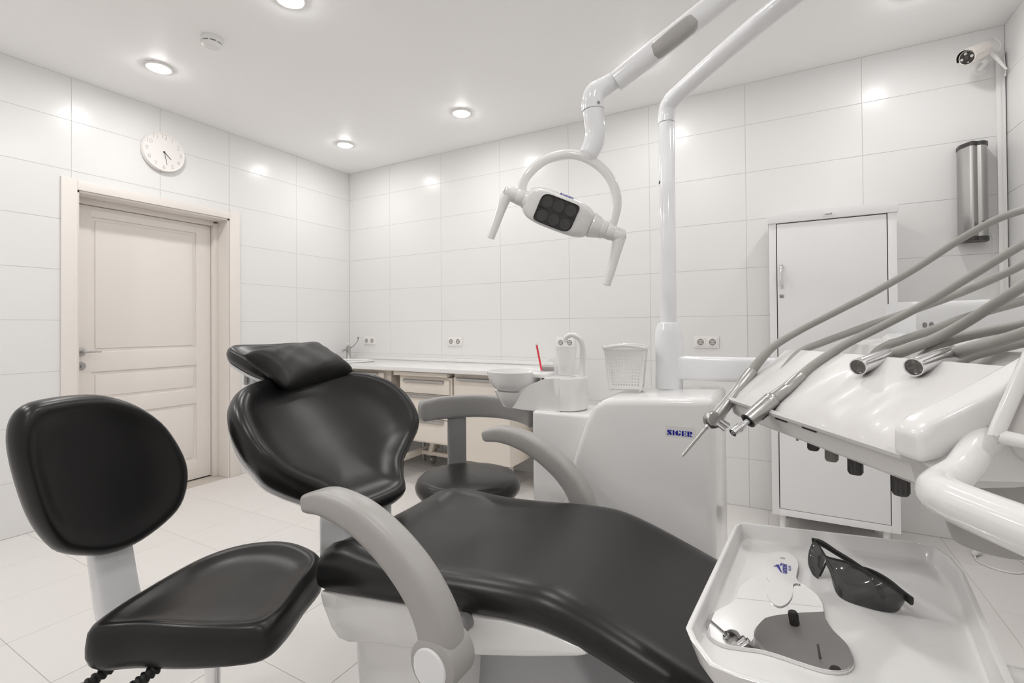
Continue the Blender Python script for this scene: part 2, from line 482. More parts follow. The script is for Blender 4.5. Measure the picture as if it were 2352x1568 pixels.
# ------------------------------------------------------------------ security camera with its cable duct
cc = thing('security_camera', (4.56, 0, 2.50), 'cream bullet security camera with black face high in the corner', 'security camera')
o1, o2 = Vector((4.522, -0.178, 2.460)), Vector((4.612, -0.085, 2.520)); dcc = (o2-o1).normalized()
L_ = (o2-o1).length
lathe('body', [(0.0, 0.0), (0.034, 0.0), (0.037, 0.004), (0.037, L_-0.03), (0.034, L_-0.008), (0.025, L_)], 'cctv_cream', cc, o1, dcc, 32)
lathe('front_glass', [(0.0, -0.0015), (0.030, -0.0015), (0.031, 0.002)], 'glass_dark', cc, o1, dcc, 32)
lathe('lens', [(0.0, -0.004), (0.009, -0.004), (0.010, -0.001)], 'dark_plastic', cc, o1, dcc, 20)
sv = Vector((0, 0, 1)); sv = (sv-dcc*sv.dot(dcc)).normalized(); su = dcc.cross(sv)
for k, (a, b) in enumerate(((0.021, 0.0), (-0.021, 0.0), (0.0, 0.021), (0.0, -0.022))):
    lathe('infrared_led', [(0.0, -0.003), (0.0065 if k < 3 else 0.003, -0.003), (0.0068 if k < 3 else 0.003, -0.001)], 'print_grey', cc, o1+su*a+sv*b, dcc, 14)
# sun shield: half shell
hv, hf = [], []
nk = 15
for j, tt in enumerate((-0.022, 0.02, 0.07, L_-0.012)):
    for rr in (0.0405, 0.0425):
        for k in range(nk):
            a = math.radians(-8+196*k/(nk-1))
            hv.append(o1+dcc*(tt+0.012*abs(math.cos(a))*(1 if j == 0 else 0))+su*(rr*math.cos(a))+sv*(rr*math.sin(a)))
for j in range(3):
    for s_ in range(2):
        for k in range(nk-1):
            b0 = (j*2+s_)*nk+k; b1 = ((j+1)*2+s_)*nk+k
            hf.append((b0, b0+1, b1+1, b1))
for j in (0, 3):
    for k in range(nk-1): hf.append((j*2*nk+k, j*2*nk+k+1, (j*2+1)*nk+k+1, (j*2+1)*nk+k))
shd = obj_from('sun_shield', hv, hf, 'cctv_cream', cc, True, 40)
lv = [o1+dcc*tt+su*(0.0402*math.cos(math.radians(-8+196*k/14)))+sv*(0.0402*math.sin(math.radians(-8+196*k/14))) for tt in (-0.006, 0.03) for k in range(15)]
obj_from('shield_lining', lv, [(k, k+1, 16+k, 15+k) for k in range(14)], 'gap_black', shd, True)
tube('bracket', [o2-dcc*0.03-sv*0.035, o2-dcc*0.005-sv*0.055+Vector((0.0, 0.02, 0)), Vector((4.615, -0.004, 2.455))], [0.014, 0.012, 0.012], 'white_matte', cc, 14)
lathe('wall_plate', [(0.03, 0.0), (0.03, 0.006), (0.022, 0.010)], 'white_matte', cc, (4.615, 0.0, 2.455), (0, -1, 0), 28)
tube('antenna', [(4.604, -0.10, 2.534), (4.650, -0.096, 2.465), (4.690, -0.090, 2.398)], [0.0075, 0.0085, 0.0045], 'white_matte', cc, 12)
tube('cable', [(4.618, -0.08, 2.515), (4.63, -0.04, 2.585), (4.665, -0.02, 2.60), (4.690, -0.022, 2.56), (4.684, -0.022, 2.522)], 0.0026, 'white_matte', cc, 8)

dt = thing('cable_duct', (4.689, 0, 0), 'white vertical cable duct in the right corner below the camera', 'cable duct')
box('duct_base', (4.674, -0.018, 0.0), (4.706, 0.0, 2.515), 'white_matte', dt, 0.001)
box('duct_cover', (4.672, -0.021, 0.0), (4.690, -0.016, 2.505), 'white_matte', dt, 0.001)
tube('loose_cable', [(4.700, -0.026, 2.52), (4.702, -0.030, 2.45), (4.703, -0.034, 2.40), (4.700, -0.038, 2.385), (4.698, -0.030, 2.40)], 0.0022, 'white_matte', dt, 8)
tube('loose_cable', [(4.630, -0.06, 1.60), (4.645, -0.035, 1.57), (4.652, -0.02, 1.53), (4.652, -0.01, 1.45), (4.66, -0.006, 1.42)], 0.002, 'white_matte', dt, 8)

# ------------------------------------------------------------------ bactericidal recirculator on the wall
rc = thing('air_recirculator', (4.572, -0.05, 1.8), 'tall brushed steel air recirculator hung on the right part of the back wall', 'air purifier')
prof = []
for k in range(21):
    t = k/20; x = 4.518+0.108*t
    yv = -0.052-0.050*math.sin(PI*t)**0.6 - (0.012*math.exp(-((t-0.30)/0.12)**2)-0.010*math.exp(-((t-0.55)/0.1)**2))
    prof.append((x, yv))
poly = [(4.518, -0.008)]+prof+[(4.626, -0.008)]
prism('steel_cover', poly, 1.582, 2.042, 'steel', rc, plane='xy')
cap = [(4.572+(x-4.572)*1.04, y*1.03 if y < -0.01 else y) for x, y in poly]
prism('end_cap', cap, 2.042, 2.062, 'dark_plastic', rc, plane='xy'); prism('end_cap', cap, 1.560, 1.582, 'dark_plastic', rc, plane='xy')
box('timer_window', (4.588, -0.111, 1.615), (4.600, -0.102, 1.655), 'dark_plastic', rc, 0.001)
box('wall_bracket', (4.53, -0.010, 1.62), (4.61, 0.0, 2.0), 'white_matte', rc)
for o in rc.children:
    if o.name.startswith('steel_cover'):
        for p in o.data.polygons: p.use_smooth = True
        o.data.set_sharp_from_angle(angle=math.radians(35))

# ------------------------------------------------------------------ double sockets
def socket(xc, zc, label, w=0.150, h=0.078):
    t = thing('double_socket', (xc, 0, zc), label, 'socket', 'double sockets on the back wall')
    box('frame_plate', (xc-w/2, -0.009, zc-h/2), (xc+w/2, 0.0, zc+h/2), 'socket_white', t, 0.003)
    for s in (-1, 1):
        cx = xc+s*0.036
        ins = box('socket_insert', (cx-0.028, -0.012, zc-0.028), (cx+0.028, -0.006, zc+0.028), 'socket_white', t, 0.0015)
        lathe('socket_well', [(0.0, 0.0125), (0.0205, 0.0125), (0.0205, 0.0122)], 'knob_light', ins, (cx, 0, zc), (0, -1, 0), 24)
        lathe('socket_core', [(0.0, 0.0135), (0.0165, 0.0135), (0.0165, 0.0122)], 'print_grey', ins, (cx, 0, zc), (0, -1, 0), 20)
        for q in (-0.0095, 0.0095):
            lathe('pin_hole', [(0.0, 0.0140), (0.0032, 0.0140), (0.0032, 0.013)], 'gap_black', ins, (cx+q, 0, zc), (0, -1, 0), 10)
        for q in (-0.0175, 0.0175):
            box('earth_clip', (cx-0.003, -0.0145, zc+q-0.0025), (cx+0.003, -0.012, zc+q+0.0025), 'steel_dark', ins)
    return t
socket(0.276, 1.019, 'white double socket above the worktop beside the sink tap')
socket(1.274, 1.019, 'white double socket above the middle of the worktop')
socket(2.292, 1.019, 'white double socket behind the plastic cup and water spout')
socket(3.281, 1.032, 'white double socket half hidden behind the console support arm')

# ------------------------------------------------------------------ worktop, cabinets, sink
WT, WF = 0.845, -0.625
wt = thing('worktop', (1.1, -0.3, WT), 'long white worktop along the back wall', 'worktop')
box('slab', (0.004, WF, WT-0.030), (2.30, -0.004, WT), 'white_plastic', wt, 0.004)
box('upstand', (0.004, -0.022, WT), (2.30, -0.002, WT+0.028), 'white_plastic', wt, 0.003)
# corner sink
sk = thing('wash_basin', (0.34, -0.33, WT), 'white inset wash basin in the corner of the worktop', 'sink')
lathe('basin_rim', [(0.16, 0.001), (0.225, 0.001), (0.230, 0.006), (0.222, 0.011), (0.200, 0.011), (0.188, 0.006), (0.17, -0.02), (0.16, -0.02)], 'white_plastic', sk, (0.34, -0.34, WT), seg=48, sx=1.1, sy=0.95)
lathe('basin_bowl', [(0.178, 0.004), (0.150, -0.014), (0.08, -0.022), (0.0, -0.024)], 'white_plastic', sk, (0.34, -0.34, WT), seg=40, sx=1.1, sy=0.95)
lathe('drain', [(0.0, -0.021), (0.020, -0.021), (0.022, -0.0235)], 'chrome', sk, (0.34, -0.34, WT), seg=20)
tp = thing('elbow_tap', (0.113, -0.12, WT), 'chrome elbow lever tap standing behind the wash basin', 'tap')
lathe('tap_body', [(0.026, 0.0), (0.026, 0.006), (0.021, 0.012), (0.020, 0.095), (0.023, 0.105), (0.021, 0.118), (0.012, 0.124), (0.0, 0.125)], 'alu_grey', tp, (0.113, -0.12, WT+0.002), seg=24)
lathe('tap_knob', [(0.0, 0.0), (0.016, 0.004), (0.019, 0.012), (0.016, 0.022), (0.0, 0.026)], 'chrome', tp, (0.113, -0.12, WT+0.128), seg=20)
tube('spout', [(0.113, -0.13, WT+0.08), (0.13, -0.17, WT+0.092), (0.16, -0.23, WT+0.085)], [0.014, 0.012, 0.010], 'alu_grey', tp, 12)
tube('elbow_lever', [(0.13, -0.12, WT+0.100), (0.18, -0.12, WT+0.125), (0.225, -0.12, WT+0.160), (0.243, -0.12, WT+0.190)], [0.005, 0.0045, 0.0045, 0.005], 'alu_grey', tp, 10)
lathe('lever_loop', [(0.006, -0.003), (0.013, -0.003), (0.013, 0.003), (0.006, 0.003), (0.006, -0.003)], 'alu_grey', tp, (0.246, -0.12, WT+0.200), (0.2, 1, 0.1), 18)

def bar_handle(x0, x1, y, z, parent):
    return prism('handle', [(y, z+0.018), (y-0.016, z+0.012), (y-0.018, z), (y-0.015, z-0.001), (y-0.012, z+0.008), (y, z+0.010)], x0, x1, 'alu_grey', parent, plane='yz')
FY = -0.560
c1 = thing('sink_cabinet', (0.5, FY, 0), 'cream base cabinet under the wash basin in the corner', 'cabinet')
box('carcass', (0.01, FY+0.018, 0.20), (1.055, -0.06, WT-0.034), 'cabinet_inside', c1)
d = box('door', (0.03, FY, 0.205), (0.500, FY+0.018, WT-0.058), 'cabinet_cream', c1, 0.002); bar_handle(0.06, 0.48, FY, WT-0.075, d)
d = box('door', (0.505, FY, 0.205), (0.985, FY+0.018, WT-0.058), 'cabinet_cream', c1, 0.002); bar_handle(0.56, 0.93, FY, WT-0.075, d)
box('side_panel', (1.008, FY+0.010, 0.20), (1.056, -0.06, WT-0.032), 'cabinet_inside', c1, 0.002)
for x in (0.06, 1.02):
    for y in (-0.50, -0.12): tube('leg', [(x, y, 0.0), (x, y, 0.205)], 0.018, 'alu_grey', c1, 14, False)

c2 = thing('drawer_cart', (1.40, FY, 0), 'cream mobile drawer cart on a castor frame under the worktop', 'cabinet')
X0, X1, Z0, Z1 = 1.150, 1.642, 0.285, 0.775
box('carcass', (X0, FY+0.004, Z0), (X1, -0.12, Z1), 'cabinet_cream', c2, 0.002)
box('sliding_top', (X0-0.042, FY-0.022, Z1+0.003), (X1-0.028, -0.12, Z1+0.032), 'cabinet_cream', c2, 0.003)
for a, b in ((0.652, 0.756), (0.470, 0.645), (0.300, 0.463)):
    d = box('drawer', (X0+0.028, FY-0.014, a), (X1-0.014, FY+0.004, b), 'cabinet_cream', c2, 0.002)
    bar_handle(X0+0.055, X1-0.06, FY-0.014, b-0.020, d)
box('frame_bar', (X0-0.02, FY-0.02, 0.120), (X0+0.03, -0.10, 0.160), 'cabinet_cream', c2, 0.003)
box('frame_bar', (X1-0.03, FY-0.02, 0.120), (X1+0.004, -0.10, 0.160), 'cabinet_cream', c2, 0.003)
box('frame_bar', (X0+0.03, -0.34, 0.125), (X1-0.03, -0.30, 0.155), 'cabinet_cream', c2, 0.003)
for x in (X0+0.17, X1-0.02):
    prism('strut', [(x-0.06, 0.155), (x-0.022, 0.155), (x+0.018, Z0), (x-0.02, Z0)], -0.36, -0.32, 'cabinet_cream', c2, 0.002)
for x in (X0+0.004, X1-0.012):
    for y in (FY+0.01, -0.14):
        w = lathe('castor', [(0.0, -0.012), (0.030, -0.012), (0.034, -0.008), (0.034, 0.008), (0.030, 0.012), (0.0, 0.012)], 'alu_grey', c2, (x, y-0.012, 0.035), (1, 0, 0.1), 20)
        box('castor_fork', (x-0.016, y-0.02, 0.050), (x+0.016, y+0.01, 0.120), 'steel_dark', w, 0.003)

c3 = thing('wide_cabinet', (1.89, FY, 0), 'wide cream cabinet at the end of the worktop beside the unit', 'cabinet')
box('carcass', (1.652, FY+0.018, 0.195), (2.118, -0.05, WT-0.034), 'cabinet_cream', c3, 0.002)
d = box('door', (1.660, FY, 0.200), (2.118, FY+0.018, WT-0.062), 'cabinet_cream', c3, 0.002); bar_handle(1.69, 2.08, FY, WT-0.080, d)
for x in (1.70, 2.09):
    for y in (-0.50, -0.12): tube('leg', [(x, y, 0.0), (x, y, 0.197)], 0.020, 'alu_grey', c3, 14, False)
# parcel behind it
bg = thing('paper_bag', (2.235, -0.22, 0), 'crumpled beige paper bag standing beside the wide cream cabinet', 'bag')
bv, bf = [], []
for i, z in enumerate((0.0, 0.12, 0.24, 0.34, 0.42, 0.46)):
    for k in range(12):
        a = 2*PI*k/12; r = 0.075*(1-0.03*i)*(1+0.10*math.sin(3*a+i*1.7))
        bv.append((2.235+r*math.cos(a)*0.9, -0.22+r*math.sin(a)*1.4, z+0.012*math.sin(2*a+i)*(i > 0)))
for i in range(5):
    for k in range(12): bf.append((i*12+k, i*12+(k+1) % 12, (i+1)*12+(k+1) % 12, (i+1)*12+k))
bf.append(tuple(range(12)))
obj_from('bag_body', bv, bf, 'paper_beige', bg, True, 30)
tube('rolled_top', [(2.19, -0.29, 0.455), (2.235, -0.22, 0.475), (2.27, -0.15, 0.46)], [0.022, 0.03, 0.022], 'white_matte', bg, 10)

# ------------------------------------------------------------------ tall metal cabinet
CXa, CXb, CYf = 3.651, 4.207, -0.36
tc_ = thing('metal_cabinet', (3.93, CYf, 0), 'tall white two-door metal medicine cabinet against the back wall', 'cabinet')
box('carcass', (CXa, CYf+0.02, 0.105), (CXb, -0.03, 1.70), 'metal_white', tc_, 0.002)
box('face_frame', (CXa, CYf, 0.105), (CXa+0.034, CYf+0.02, 1.695), 'metal_white', tc_, 0.0015)
box('face_frame', (CXb-0.036, CYf, 0.105), (CXb, CYf+0.02, 1.695), 'metal_white', tc_, 0.0015)
box('face_frame', (CXa+0.034, CYf, 0.105), (CXb-0.036, CYf+0.02, 0.140), 'metal_white', tc_, 0.0015)
box('face_frame', (CXa+0.034, CYf, 0.855), (CXb-0.036, CYf+0.02, 0.885), 'metal_white', tc_, 0.0015)
box('cornice', (CXa-0.006, CYf-0.008, 1.695), (CXb+0.006, -0.02, 1.748), 'metal_white', tc_, 0.002)
box('gap_lining', (CXa+0.034, CYf+0.012, 0.14), (CXb-0.036, CYf+0.021, 1.695), 'gap_black', tc_)
for z0, z1, zh in ((0.888, 1.690, 1.405), (0.143, 0.852, 0.705)):
    dd = box('door', (CXa+0.038, CYf-0.001, z0), (CXb-0.040, CYf+0.014, z1), 'metal_white', tc_, 0.0015)
    hx = CXa+0.056
    tube('handle', [(hx, CYf, zh+0.062), (hx, CYf-0.012, zh+0.05), (hx, CYf-0.020, zh), (hx, CYf-0.012, zh-0.05), (hx, CYf, zh-0.062)], [0.007, 0.006, 0.0035, 0.006, 0.007], 'chrome', dd, 12)
    box('lock_plate', (hx-0.009, CYf-0.0035, zh-0.118), (hx+0.011, CYf, zh-0.098), 'steel', dd, 0.002)
    lathe('lock_barrel', [(0.0, 0.0055), (0.0062, 0.0055), (0.0066, 0.003)], 'steel_dark', dd, (hx+0.001, CYf, zh-0.108), (0, -1, 0), 16)
np_ = box('name_plate', (3.925-0.026, CYf-0.0105, 1.706), (3.925+0.026, CYf-0.008, 1.728), 'white_plastic', tc_, 0.001)
text('lettering', 'HILFE', 0.0135, 'print_black', np_, (3.925, CYf-0.0108, 1.7165), (1, 0, 0), (0, 0, 1), 0.0002, 0.0)
for x in (CXa+0.05, CXb-0.05):
    for y in (CYf+0.05, -0.08): lathe('leg', [(0.020, 0.0), (0.020, 0.02), (0.016, 0.03), (0.016, 0.105), (0.024, 0.107)], 'white_matte', tc_, (x, y, 0), seg=16)

# ------------------------------------------------------------------ plug and cord on the floor
pg = thing('power_plug', (4.53, -0.16, 0.0), 'white power plug with thin cord lying on the floor near the right corner', 'plug')
tube('plug_body', [(4.512, -0.205, 0.016), (4.525, -0.180, 0.018), (4.535, -0.160, 0.018)], [0.010, 0.017, 0.019], 'white_matte', pg, 14)
for s in (-0.0095, 0.0095): tube('pin', [(4.536+s*0.9, -0.158-s*0.4, 0.018), (4.547+s*0.9, -0.137-s*0.4, 0.018)], 0.0025, 'steel', pg, 8, False)
tube('cord', [(4.512, -0.208, 0.012), (4.51, -0.27, 0.005), (4.56, -0.33, 0.005), (4.63, -0.33, 0.005), (4.68, -0.26, 0.005), (4.699, -0.20, 0.02)], 0.0032, 'white_matte', pg, 8)
tube('cord', [(4.640, -0.012, 0.30), (4.650, -0.02, 0.12), (4.672, -0.06, 0.02), (4.69, -0.16, 0.006), (4.697, -0.32, 0.006), (4.70, -0.50, 0.006)], 0.0035, 'white_matte', pg, 8)

# ------------------------------------------------------------------ dental chair
YC = -2.375
ch = thing('dental_chair', (3.0, YC, 0), 'large reclined dental chair with black cushions and grey armrests', 'dental chair')
ST = [(2.724, .548, .598, .190, .0), (2.727, .536, .606, .222, .006), (2.742, .529, .622, .243, .018), (2.772, .530, .643, .252, .034), (2.82, .537, .659, .256, .046),
      (2.90, .550, .656, .258, .046), (3.0, .565, .652, .258, .036), (3.1, .582, .656, .256, .023), (3.2, .598, .665, .254, .015), (3.29, .607, .671, .251, .011),
      (3.35, .604, .667, .249, .010), (3.42, .588, .649, .246, .010), (3.5, .562, .622, .243, .010), (3.6, .526, .586, .238, .010), (3.8, .454, .512, .228, .010),
      (4.0, .382, .438, .214, .008), (4.08, .356, .408, .200, .006), (4.12, .350, .390, .175, .002), (4.135, .354, .376, .135, 0)]
# refine stations with a spline
STs = []
for i in range(len(ST)-1):
    a, b, c, d = ST[max(i-1, 0)], ST[i], ST[i+1], ST[min(i+2, len(ST)-1)]
    for k in range(4):
        t = k/4
        STs.append([0.5*(2*q+(r_-p)*t+(2*p-5*q+4*r_-s_)*t*t+(3*q-p-3*r_+s_)*t**3) for p, q, r_, s_ in zip(a, b, c, d)])
STs.append(list(ST[-1]))
sv_, sf_ = [], []
NT = 25
for x, zb, zt, hw, dip in STs:
    ring = []
    for k in range(NT):
        s = -1+2*k/(NT-1); q = abs(s)
        z = zt-dip*(1-q**2.2)
        edge = max(0, (q-0.80)/0.20)
        z -= (zt-zb)*0.32*edge**2.4
        ring.append((YC+s*hw*0.985, z))
    hgt = zt-zb
    right = [(YC+hw*1.0, zb+hgt*0.50), (YC+hw*1.0, zb+hgt*0.28), (YC+hw*0.985, zb+hgt*0.10), (YC+hw*0.94, zb)]
    ring += right + [(YC, zb)] + [(2*YC-y, z) for y, z in reversed(right)]
    M_ = len(ring)
    for y, z in ring: sv_.append((x, y, z))
for i in range(len(STs)-1):
    for k in range(M_): sf_.append((i*M_+k, i*M_+(k+1) % M_, (i+1)*M_+(k+1) % M_, (i+1)*M_+k))
sf_.append(tuple(range(M_))); sf_.append(tuple((len(STs)-1)*M_+k for k in range(M_))[::-1])
obj_from('seat_cushion', sv_, sf_, 'leather', ch, True, 75)
shell = [(2.757,.527),(2.80,.536),(2.90,.552),(3.05,.574),(3.16,.593),(3.25,.606),(3.32,.609),(3.40,.602),(3.415,.594),(3.395,.585),(3.30,.553),(3.16,.511),(3.05,.488),(2.90,.454),(2.85,.438),(2.82,.438),(2.795,.455),(2.766,.50)]
prism('seat_shell', shell, -2.622, -2.128, 'white_plastic', ch, 0.006, 3)
prism('leg_rest_shell', [(3.36,.60),(3.5,.553),(4.08,.350),(4.05,.335),(3.5,.528),(3.37,.575)], -2.56, -2.19, 'white_plastic', ch, 0.006)
prism('column', [(2.832,.462),(3.13,.512),(3.10,.07),(2.87,.07)], -2.600, -2.15, 'white_plastic', ch, 0.03, 4)
prism('lift_arm', [(3.08,.49),(3.30,.545),(3.62,.16),(3.58,.06),(3.08,.06)], -2.50, -2.25, 'shade_grey', ch, 0.02)
box('base_plate', (2.70, -2.60, 0.002), (3.80, -2.15, 0.075), 'white_plastic', ch, 0.025, 3)
box('backrest_bracket', (2.56, -2.468, 0.45), (2.678, -2.285, 0.625), 'white_cool', ch, 0.02, 3)
# backrest
BA = math.radians(46)
BO = Vector((2.725, YC, 0.640)); BS = Vector((-math.cos(BA), 0, math.sin(BA))); BN = Vector((math.sin(BA), 0, math.cos(BA)))
half = [(0.0, 0.0), (0.060, 0.002), (0.100, 0.014), (0.128, 0.05), (0.165, 0.10), (0.228, 0.145), (0.280, 0.185), (0.305, 0.235), (0.312, 0.29), (0.306, 0.345), (0.282, 0.40), (0.232, 0.452), (0.155, 0.488), (0.075, 0.503), (0.0, 0.506)]
outl = [Vector((a, b, 0)) for a, b in half]+[Vector((-a, b, 0)) for a, b in half[-2:0:-1]]
outl = [(p.x, p.y) for p in closed_curve(outl, 4)]
def bfn(u, v, h):
    w = 0.062*(abs(u)/0.30)**2*max(0, min(1, (v-0.03)/0.18)) + 0.028*max(0, (0.12-v)/0.12)**2
    return BO+BS*v+Vector((0, 1, 0))*u+BN*(h+w)
bp_ = [(0.3,-.088),(0.75,-.088),(0.90,-.082),(0.965,-.068),(0.995,-.050),(1.0,-.032),(0.985,-.014),(0.955,-.002),(0.915,.004),(0.87,.004),(0.82,-.002),(0.74,-.012),(0.62,-.019),(0.45,-.023),(0.25,-.025)]
bo = pad('backrest_cushion', outl, bp_, bfn, 'leather', ch, (0, 0.26), 80)
pad('backrest_shell', outl, [(0.2,-.118),(0.70,-.114),(0.90,-.100),(0.935,-.086),(0.94,-.075),(0.9,-.07)], bfn, 'white_cool', ch, (0, 0.26), 60)
# headrest
HA = math.radians(-19)
HO = Vector((2.300, YC, 1.030)); HX = Vector((math.cos(HA), 0, math.sin(HA))); HN = Vector((-math.sin(HA), 0, math.cos(HA)))
hol = []
for k in range(40):
    a = 2*PI*k/40
    c, s = math.cos(a), math.sin(a)
    hol.append((0.125*math.copysign(abs(c)**0.62, c), 0.158*math.copysign(abs(s)**0.62, s)*(1+0.10*c*-1)))
def hfn(u, v, h): return HO+HX*u+Vector((0, 1, 0))*v+HN*(h+0.012*(v/0.15)**2)
pad('headrest_cushion', hol, [(0.4,-.030),(0.85,-.029),(0.96,-.020),(1.0,-.004),(0.985,.012),(0.93,.022),(0.82,.020),(0.6,.010),(0.3,.006)], hfn, 'leather', ch, (0, 0), 80)
pad('headrest_shell', hol, [(0.3,-.048),(0.78,-.046),(0.90,-.036),(0.92,-.027)], hfn, 'white_cool', ch, (-0.09, 0))
tube('headrest_bar', [HO-HN*0.045-HX*0.02+Vector((0, -0.03, 0)), BO+BS*0.46-BN*0.11], 0.030, 'white_cool', ch, 16, False, flat=0.5)
hk = box('headrest_joint', (2.222, -2.475, 0.962), (2.275, -2.425, 1.002), 'white_cool', ch, 0.01, 3)
lathe('lock_button', [(0.0, 0.008), (0.014, 0.008), (0.016, 0.004), (0.016, 0)], 'print_grey', hk, (2.249, -2.475, 0.982), (-0.5, -0.86, 0), 20)
# armrests
ARMP = [(2.8557, .7845), (2.9128, .7942), (2.9856, .7833), (3.0529, .7554), (3.1155, .7138), (3.1596, .6674), (3.1848, .6183), (3.1895, .560)]
for yy, sg in ((-2.72, -1), (-2.03, 1)):
    ar = tube('armrest', [(x, yy, z) for x, z in ARMP], [0.020, 0.027, 0.030, 0.0315, 0.033, 0.034, 0.036, 0.036], 'grey_plastic', ch, 24, True, 8, flat=[1.15, 1.1, 1.05, 1.0, 0.95, 0.92, 0.9, 0.9], upv=(0, 0, 1), power=3.4, round_cap=4)
    pv = lathe('pivot_hub', [(0.0, -0.036), (0.036, -0.036), (0.045, -0.030), (0.046, 0.030), (0.040, 0.036), (0.0, 0.036)], 'grey_plastic', ar, (3.189, yy, .578), (0, 1, 0), 40)
    lathe('pivot_cap', [(0.0, 0.0395), (0.031, 0.0395), (0.0335, 0.037), (0.0335, 0.035)], 'white_cool', ar, (3.189, yy, .578), (0, sg, 0), 40)
    lathe('pivot_axle', [(0.016, 0.02), (0.016, 0.105)], 'grey_post', ar, (3.172, yy, .583), (0, -sg, 0), 24)

# ------------------------------------------------------------------ pillow on the headrest
PC = Vector((2.393, -2.3825, 1.0300))
e1 = Vector((-0.0304, 0.1425, 0.0082)).normalized(); e2 = Vector((0.0638, 0.0225, -0.0397)); e2 = (e2-e1*e2.dot(e1)).normalized(); e3 = e2.cross(e1)
if e3.z < 0: e3 = -e3
pv_, pf_ = [], []
n1, n2 = 29, 21
for side in (1, -1):
    for j in range(n2):
        for i in range(n1):
            a = -1+2*i/(n1-1); b = -1+2*j/(n2-1)
            t = (max(0, 1-a**4)*max(0, 1-b**4))**0.5
            px_ = a*0.160*(1-0.16*(1-b*b)*abs(a)**3); py_ = b*0.090*(1-0.20*(1-a*a)*abs(b)**3)
            wr = 0.0022*math.sin(9*a+5*b)*math.sin(7*b-2*a)*t
            pv_.append(PC+e1*px_+e2*py_+e3*(side*(0.044*t)+wr))
for s in range(2):
    o_ = s*n1*n2
    for j in range(n2-1):
        for i in range(n1-1):
            pf_.append((o_+j*n1+i, o_+j*n1+i+1, o_+(j+1)*n1+i+1, o_+(j+1)*n1+i))
pme = bpy.data.meshes.new('pillow'); pme.from_pydata([tuple(v) for v in pv_], [], pf_)
bm = bmesh.new(); bm.from_mesh(pme); bmesh.ops.remove_doubles(bm, verts=bm.verts, dist=0.0004); bmesh.ops.recalc_face_normals(bm, faces=bm.faces); bm.to_mesh(pme); bm.free()
tag(link('pillow', pme, 'leather_soft', None, True), 'small black pillow lying on the headrest of the dental chair', 'pillow')

# ------------------------------------------------------------------ operator stool in front
def star_base(parent, cx, cy, z=0.085, R=0.26, rot=0.3, material='steel_dark'):
    lathe('base_hub', [(0.034, 0.07), (0.034, 0.12), (0.028, 0.14)], material, parent, (cx, cy, 0), seg=24)
    for k in range(5):
        a = rot+2*PI*k/5; dx, dy = math.cos(a), math.sin(a)
        lg = tube('base_leg', [(cx+dx*0.02, cy+dy*0.02, 0.105), (cx+dx*R*0.6, cy+dy*R*0.6, 0.090), (cx+dx*R, cy+dy*R, 0.078)], [0.022, 0.018, 0.014], material, parent, 12)
        w = lathe('castor', [(0.0, -0.014), (0.024, -0.014), (0.028, -0.009), (0.028, 0.009), (0.024, 0.014), (0.0, 0.014)], 'black_rubber', lg, (cx+dx*R, cy+dy*R, 0.029), (-dy, dx, 0), 20)
SF = Vector((.983, .184, 0)); SH = Vector((-.184, .983, 0)); SC = Vector((2.555, -2.735, 0))
s1 = thing('operator_stool', (2.594, -2.774, 0), 'black padded operator stool with egg-shaped backrest left of the dental chair', 'stool')
so = [(-.109,-.207),(-.148,-.176),(-.187,-.080),(-.209,.044),(-.198,.135),(-.145,.199),(-.052,.233),(.040,.232),(.132,.195),(.172,.084),(.204,-.005),(.209,-.062),(.174,-.096),(.067,-.145),(-.037,-.176)]
so = [(p.x, p.y) for p in closed_curve([Vector((a, b, 0)) for a, b in so], 4)]
def s1f(u, v, h):
    return SC+SF*u+SH*v+Vector((0, 0, h+0.012*(v/0.2)**2*(1 if h > 0.5 else 0)+0.004*math.cos(u*14)*(1 if h > 0.5 else 0)))
pad('seat', so, [(0.3,.452),(0.8,.450),(0.93,.452),(0.975,.462),(1.0,.480),(1.0,.498),(0.985,.514),(0.955,.526),(0.915,.532),(0.87,.533),(0.82,.529),(0.76,.523),(0.68,.518),(0.55,.515),(0.3,.514)], s1f, 'leather', s1, (0.0, 0.02), 80)
BC1 = Vector((2.247, -2.855, 0.75))
b1 = [(-.166,.170),(-.159,.205),(-.137,.229),(-.090,.236),(-.021,.235),(.036,.225),(.099,.194),(.156,.142),(.193,.080),(.218,.012),(.221,-.050),(.205,-.107),(.168,-.144),(.110,-.172),(.056,-.177),(-.002,-.162),(-.065,-.124),(-.098,-.079),(-.125,-.020),(-.147,.054),(-.162,.123)]
b1 = [(p.x, p.y) for p in closed_curve([Vector((a, b, 0)) for a, b in b1], 3)]
def b1f(u, v, h): return BC1+SH*u+Vector((0, 0, v))+SF*(h+0.9*(u-0.03)**2)
pad('backrest', b1, [(0.3,-.082),(0.75,-.080),(0.90,-.070),(0.97,-.056),(1.0,-.036),(0.99,-.020),(0.965,-.008),(0.93,-.001),(0.885,.001),(0.83,-.002),(0.76,-.008),(0.66,-.013),(0.45,-.018),(0.2,-.020)], b1f, 'leather', s1, (0.03, 0.03), 80)
tube('backrest_post', [Vector((2.185, -2.815, 0.66)), Vector((2.190, -2.805, 0.56)), Vector((2.205, -2.795, 0.44)), Vector((2.235, -2.79, 0.385))], [0.046, 0.048, 0.050, 0.050], 'white_cool', s1, 24, True, 6, flat=0.40, upv=SH, power=4.5)
tube('post_bracket', [Vector((2.235, -2.79, 0.395)), Vector((2.36, -2.775, 0.425)), Vector((2.55, -2.76, 0.440))], [0.055, 0.06, 0.06], 'white_cool', s1, 20, True, 4, flat=0.28, upv=SH, power=4)
